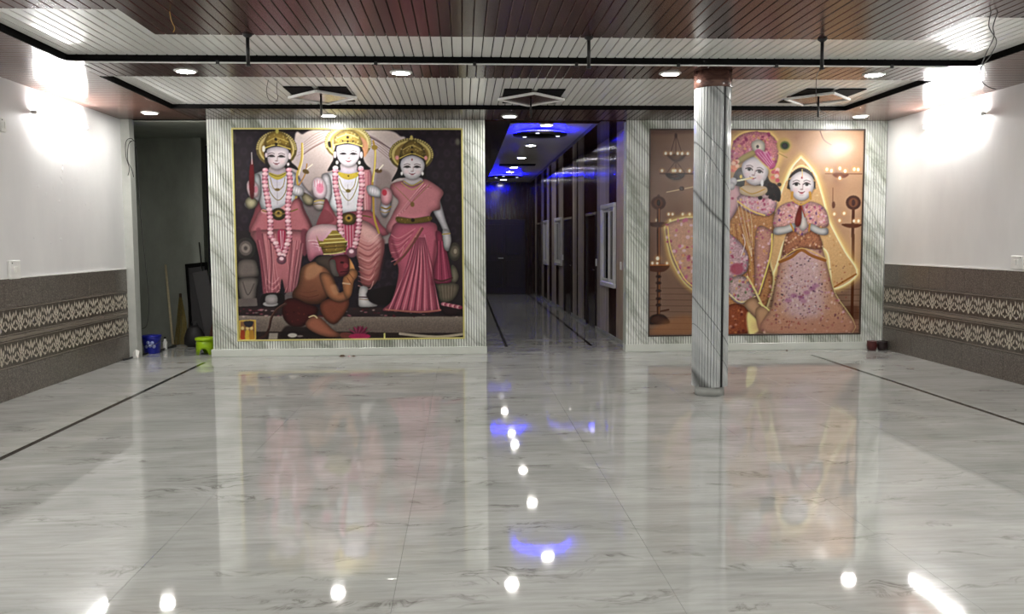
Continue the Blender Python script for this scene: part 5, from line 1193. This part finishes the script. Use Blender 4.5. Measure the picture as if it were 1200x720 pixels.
# ------------------------------------------------------------------ things on the floor
def alcove_things():
    # blue printed pail
    t = thing('paint_pail', 'blue plastic pail with pale printing on the alcove floor', 'pail', (-4.235, 12.03, 0))
    MB().lathe([(.098, 0), (.102, .01), (.118, .2), (.122, .205), (.124, .225), (.115, .226), (.09, .03)], 32).build('body', M['blue_pail'], t)
    MB().lathe([(.127, .222), (.129, .236), (.120, .246), (.03, .25)], 32).build('lid', M['blue_pail'], t)
    for k, (a, z) in enumerate(((-1.9, .1), (-1.45, .11), (-1.0, .1), (-1.65, .155), (-1.2, .15))):
        r = .113 if z < .13 else .117
        MB().lathe([(.024, 0), (.022, .004)], 12, M=Matrix.Translation((r * math.cos(a), r * math.sin(a), z)) @ Matrix.Rotation(a, 4, 'Z') @ Matrix.Rotation(math.pi / 2, 4, 'Y')).build('printed_flower', M['pail_print'], t)
    pts = [(.127 * math.cos(a), .127 * math.sin(a), .2 - .09 * math.sin((a + math.pi) * 1)) for a in np.linspace(-math.pi, 0, 12)]
    MB().tube(pts, .004, 6).build('bail_handle', M['chrome'], t)
    # lime stool
    t = thing('plastic_stool', 'small lime green plastic stool with an arched cutout beside the marble frame', 'stool', (-3.46, 11.86, 0))
    m = MB(); n = 36; R0, R1 = .135, .125; Z = .225; T = .006
    def rad(z): return R0 + (R1 - R0) * z / Z
    def arch(a):
        d = min(abs((a - (-math.pi / 2 + j * 2 * math.pi / 3) + math.pi) % (2 * math.pi) - math.pi) for j in range(3))
        return .085 * math.sqrt(max(0, 1 - (d / .52) ** 2))
    vs = []; fs = []
    for k in range(n):
        a = 2 * math.pi * k / n; zb = arch(a)
        for r_, z_ in ((rad(zb), zb), (rad(.12), .12), (R1, Z - .02), (R1 - T, Z - .02), (rad(.12) - T, .12), (rad(zb) - T, zb)): vs.append((r_ * math.cos(a), r_ * math.sin(a), z_))
    for k in range(n):
        for i in range(6): fs.append((k * 6 + i, ((k + 1) % n) * 6 + i, ((k + 1) % n) * 6 + (i + 1) % 6, k * 6 + (i + 1) % 6))
    m.add(vs, fs, True); m.build('skirt', M['lime'], t)
    MB().lathe([(.139, Z - .035), (.143, Z - .028), (.143, Z - .008), (.136, Z), (.02, Z + .003)], 36).build('seat', M['lime'], t)
    # leaning sticks, sheets and broom
    def lean(name, label, cat, a, b, r, mat, part='pole'):
        t = thing(name, label, cat, a); MB().tube([(0, 0, r), Vector(b) - Vector(a)], r, 8).build(part, M[mat], t); return t
    lean('wooden_pole', 'pale wooden pole leaning on the grey alcove wall', 'pole', (-4.24, 12.9, 0), (-4.53, 13.57, 1.16), .017, 'bare_wood')
    t = thing('broom', 'old straw broom leaning head down beside the pale pole', 'broom', (-4.17, 12.98, 0))
    m = MB(); r = random.Random(5)
    for k in range(46):
        a = r.uniform(-.075, .11); m.tube([(a, r.uniform(-.03, .03), .004), (a * .75 - .04, .2 + r.uniform(-.02, .02), .3), (a * .25 - .1, .42, .62 + r.uniform(-.05, .06))], .004, 4, False)
    m.build('straw_head', M['straw'], t, kind='stuff'); MB().tube([(-.1, .42, .5), (-.13, .52, .72)], .02, 8).build('grip', M['brown_scrap'], t)
    t = thing('plywood_strip', 'narrow brown board leaning behind the straw broom', 'board', (-4.12, 13.32, 0))
    MB().bev(-.03, .05, 0, .012, 0, .72, .002, Matrix.Rotation(-.3, 4, 'X') @ Matrix.Rotation(-.06, 4, 'Y')).build('strip', M['brown_scrap'], t)
    # dark door leaf with edge
    R = Matrix.Rotation(-.19, 4, 'X') @ Matrix.Rotation(-.1, 4, 'Y')
    t = thing('leaning_screen', 'tall dark framed panel leaning on the alcove wall', 'screen', (-3.90, 13.25, 0))
    for b in ((-.19, -.15, 0, 1.22), (.1, .14, 0, 1.22), (-.15, .1, 1.16, 1.22), (-.15, .1, 0, .06)): MB().bev(b[0], b[1], 0, .035, b[2], b[3], .004, R).build('frame_bar', M['gap_black'], t)
    MB().box(-.15, .1, .012, .022, .06, 1.16, R).build('infill', M['dark_sheet'], t)
    t = thing('grey_sheet', 'dark grey sheet leaning at a slant in front of the dark panel', 'panel', (-3.66, 13.0, 0))
    MB().bev(-.12, .1, 0, .015, 0, 1.12, .003, Matrix.Rotation(-.2, 4, 'X') @ Matrix.Rotation(-.22, 4, 'Y')).build('sheet', M['dark_sheet_edge'], t)
    lean('thin_rod', 'thin dark metal rod leaning beside the alcove pilaster', 'rod', (-3.75, 13.05, 0), (-3.99, 13.48, 1.5), .009, 'black_iron', 'shaft')
    # sack and boxes at their feet
    t = thing('rust_sack', 'rusty brown sack slumped against the dark panels', 'sack', (-3.50, 12.80, 0))
    MB().lathe([(.12, 0), (.17, .05), (.18, .16), (.14, .3), (.09, .38), (.1, .43), (.05, .42)], 20, M=Matrix.Diagonal((1.05, .7, 1, 1))).build('cloth_body', M['rust'], t)
    MB().lathe([(.092, .37), (.097, .385), (.09, .4)], 16, M=Matrix.Diagonal((1.05, .7, 1, 1))).build('tie', M['brown_scrap'], t)
    t = thing('dark_bag', 'black bag lying on the floor below the dark panels', 'bag', (-3.87, 12.72, 0))
    MB().lathe([(.1, 0), (.15, .04), (.15, .14), (.1, .26), (.05, .3)], 18, M=Matrix.Diagonal((1, .75, 1, 1))).build('bag_body', M['dark_sheet'], t); MB().tube([(-.06, 0, .27), (-.03, 0, .36), (.03, 0, .36), (.06, 0, .27)], .008, 6).build('bag_handle', M['black_plastic'], t)
    t = thing('small_bottle', 'small white bottle standing beside the blue pail', 'bottle', (-4.2, 12.45, 0))
    MB().lathe([(.028, 0), (.03, .01), (.03, .1), (.014, .13), (.014, .15)], 16).build('bottle_body', M['white_plastic'], t); MB().lathe([(.016, .15), (.016, .17), (.012, .174)], 12).build('cap', M['black_plastic'], t)
    t = thing('white_cup', 'small grey cup on the floor near the dark bag', 'cup', (-3.74, 12.45, 0)); MB().lathe([(.03, 0), (.036, .08), (.032, .08), (.027, .008)], 16).build('cup_body', M['dark_sheet_edge'], t); MB().lathe([(.037, .075), (.038, .082), (.033, .083)], 16).build('cup_rim', M['white_plastic'], t)
    # rod on the floor and paper by the jamb
    t = thing('floor_rod', 'black rod lying on the floor from the wall end into the alcove', 'rod', (-4.35, 11.28, .012))
    MB().tube([(.02, 0, 0), (.19, 1.5, 0)], .012, 8).build('shaft', M['black_iron'], t)
    t = thing('paper_scrap', 'crumpled white paper scrap at the foot of the alcove jamb', 'paper', (-4.265, 11.5, 0))
    MB().add([(-.035, 0, 0), (.04, -.01, 0), (.045, .03, .09), (.0, .02, .12), (-.04, .03, .07), (.012, -.012, .05)], [(0, 1, 5), (1, 2, 5), (2, 3, 5), (3, 4, 5), (4, 0, 5), (0, 4, 3, 2, 1)]).build('crumple', M['paper'], t)

def corner_things():
    for k, (x, m, lab) in enumerate(((5.50, 'pot', 'small reddish clay cup on the floor in the right corner'), (5.63, 'pot_dark', 'small dark brown clay cup beside the reddish one in the right corner'))):
        t = thing('clay_cup', lab, 'cup', (x, 11.38 - .03 * k, 0), 0, 'clay cups in the right corner')
        MB().lathe([(.045, 0), (.06, .012), (.068, .07), (.062, .115), (.066, .125), (.058, .125), (.05, .03)], 20).build('cup_body', M[m], t)
        MB().lathe([(.0655, .112), (.068, .118), (.0655, .128), (.058, .127)], 20).build('cup_rim', M[m], t)
    r = random.Random(9)
    for k, (x, y, s, lab) in enumerate(((-1.585, 11.42, .05, 'larger dark scrap on the floor below the left mural'), (-1.44, 11.41, .035, 'smaller dark scrap on the floor below the left mural'), (4.36, 11.46, .022, 'tiny dark scrap on the floor at the end of the right black inlay'))):
        t = thing('floor_scrap', lab, 'scrap', (x, y, 0), 0, 'dark scraps on the floor')
        vs = [(s * math.cos(a) * r.uniform(.7, 1.1), s * .6 * math.sin(a) * r.uniform(.7, 1.1), 0) for a in np.linspace(0, 2 * math.pi, 9)[:-1]]
        MB().add(vs + [(v[0] * .5, v[1] * .5, s * .45) for v in vs], [tuple(range(8))[::-1], tuple(range(8, 16))] + [(i, (i + 1) % 8, 8 + (i + 1) % 8, 8 + i) for i in range(8)]).build('scrap_body', M['brown_scrap'], t)
    t = thing('pink_petal', 'faint pink petal beside the larger dark scrap', 'petal', (-1.5, 11.42, 0))
    MB().lathe([(.02, 0), (.014, .01)], 8).build('petal', plain('petal_pink', (200, 160, 165)), t)

floor(); WALL_L, WALL_R = walls()
wainscot(WALL_L, XL, 1, YB - .01); wainscot(WALL_R, XR, -1, YB - .04)
ceiling(); corridor(); trims()
mural('framed_mural', 'large print of three crowned figures in pink robes and a kneeling devotee, fluted marble frame', -2.95, .005, F1L, F1R, ((273, 152), (542, 150), (277, 399), (543, 396)), paint_three_figures, 'print_one', 'gold', .9, 1.18)
mural('framed_mural', 'large glowing brown print of a turbaned flute player and a veiled woman, fluted marble frame', 2.488, 5.40, F2L, F2R - .006, ((761, 152), (1012.5, 151), (760, 395), (1008, 392)), paint_two_figures, 'print_two', 'bronze', .82, 1.16)
pillar(); downlights(); blue_rings(); tubes(); ceiling_fittings(); switches(); alcove_things(); corner_things()
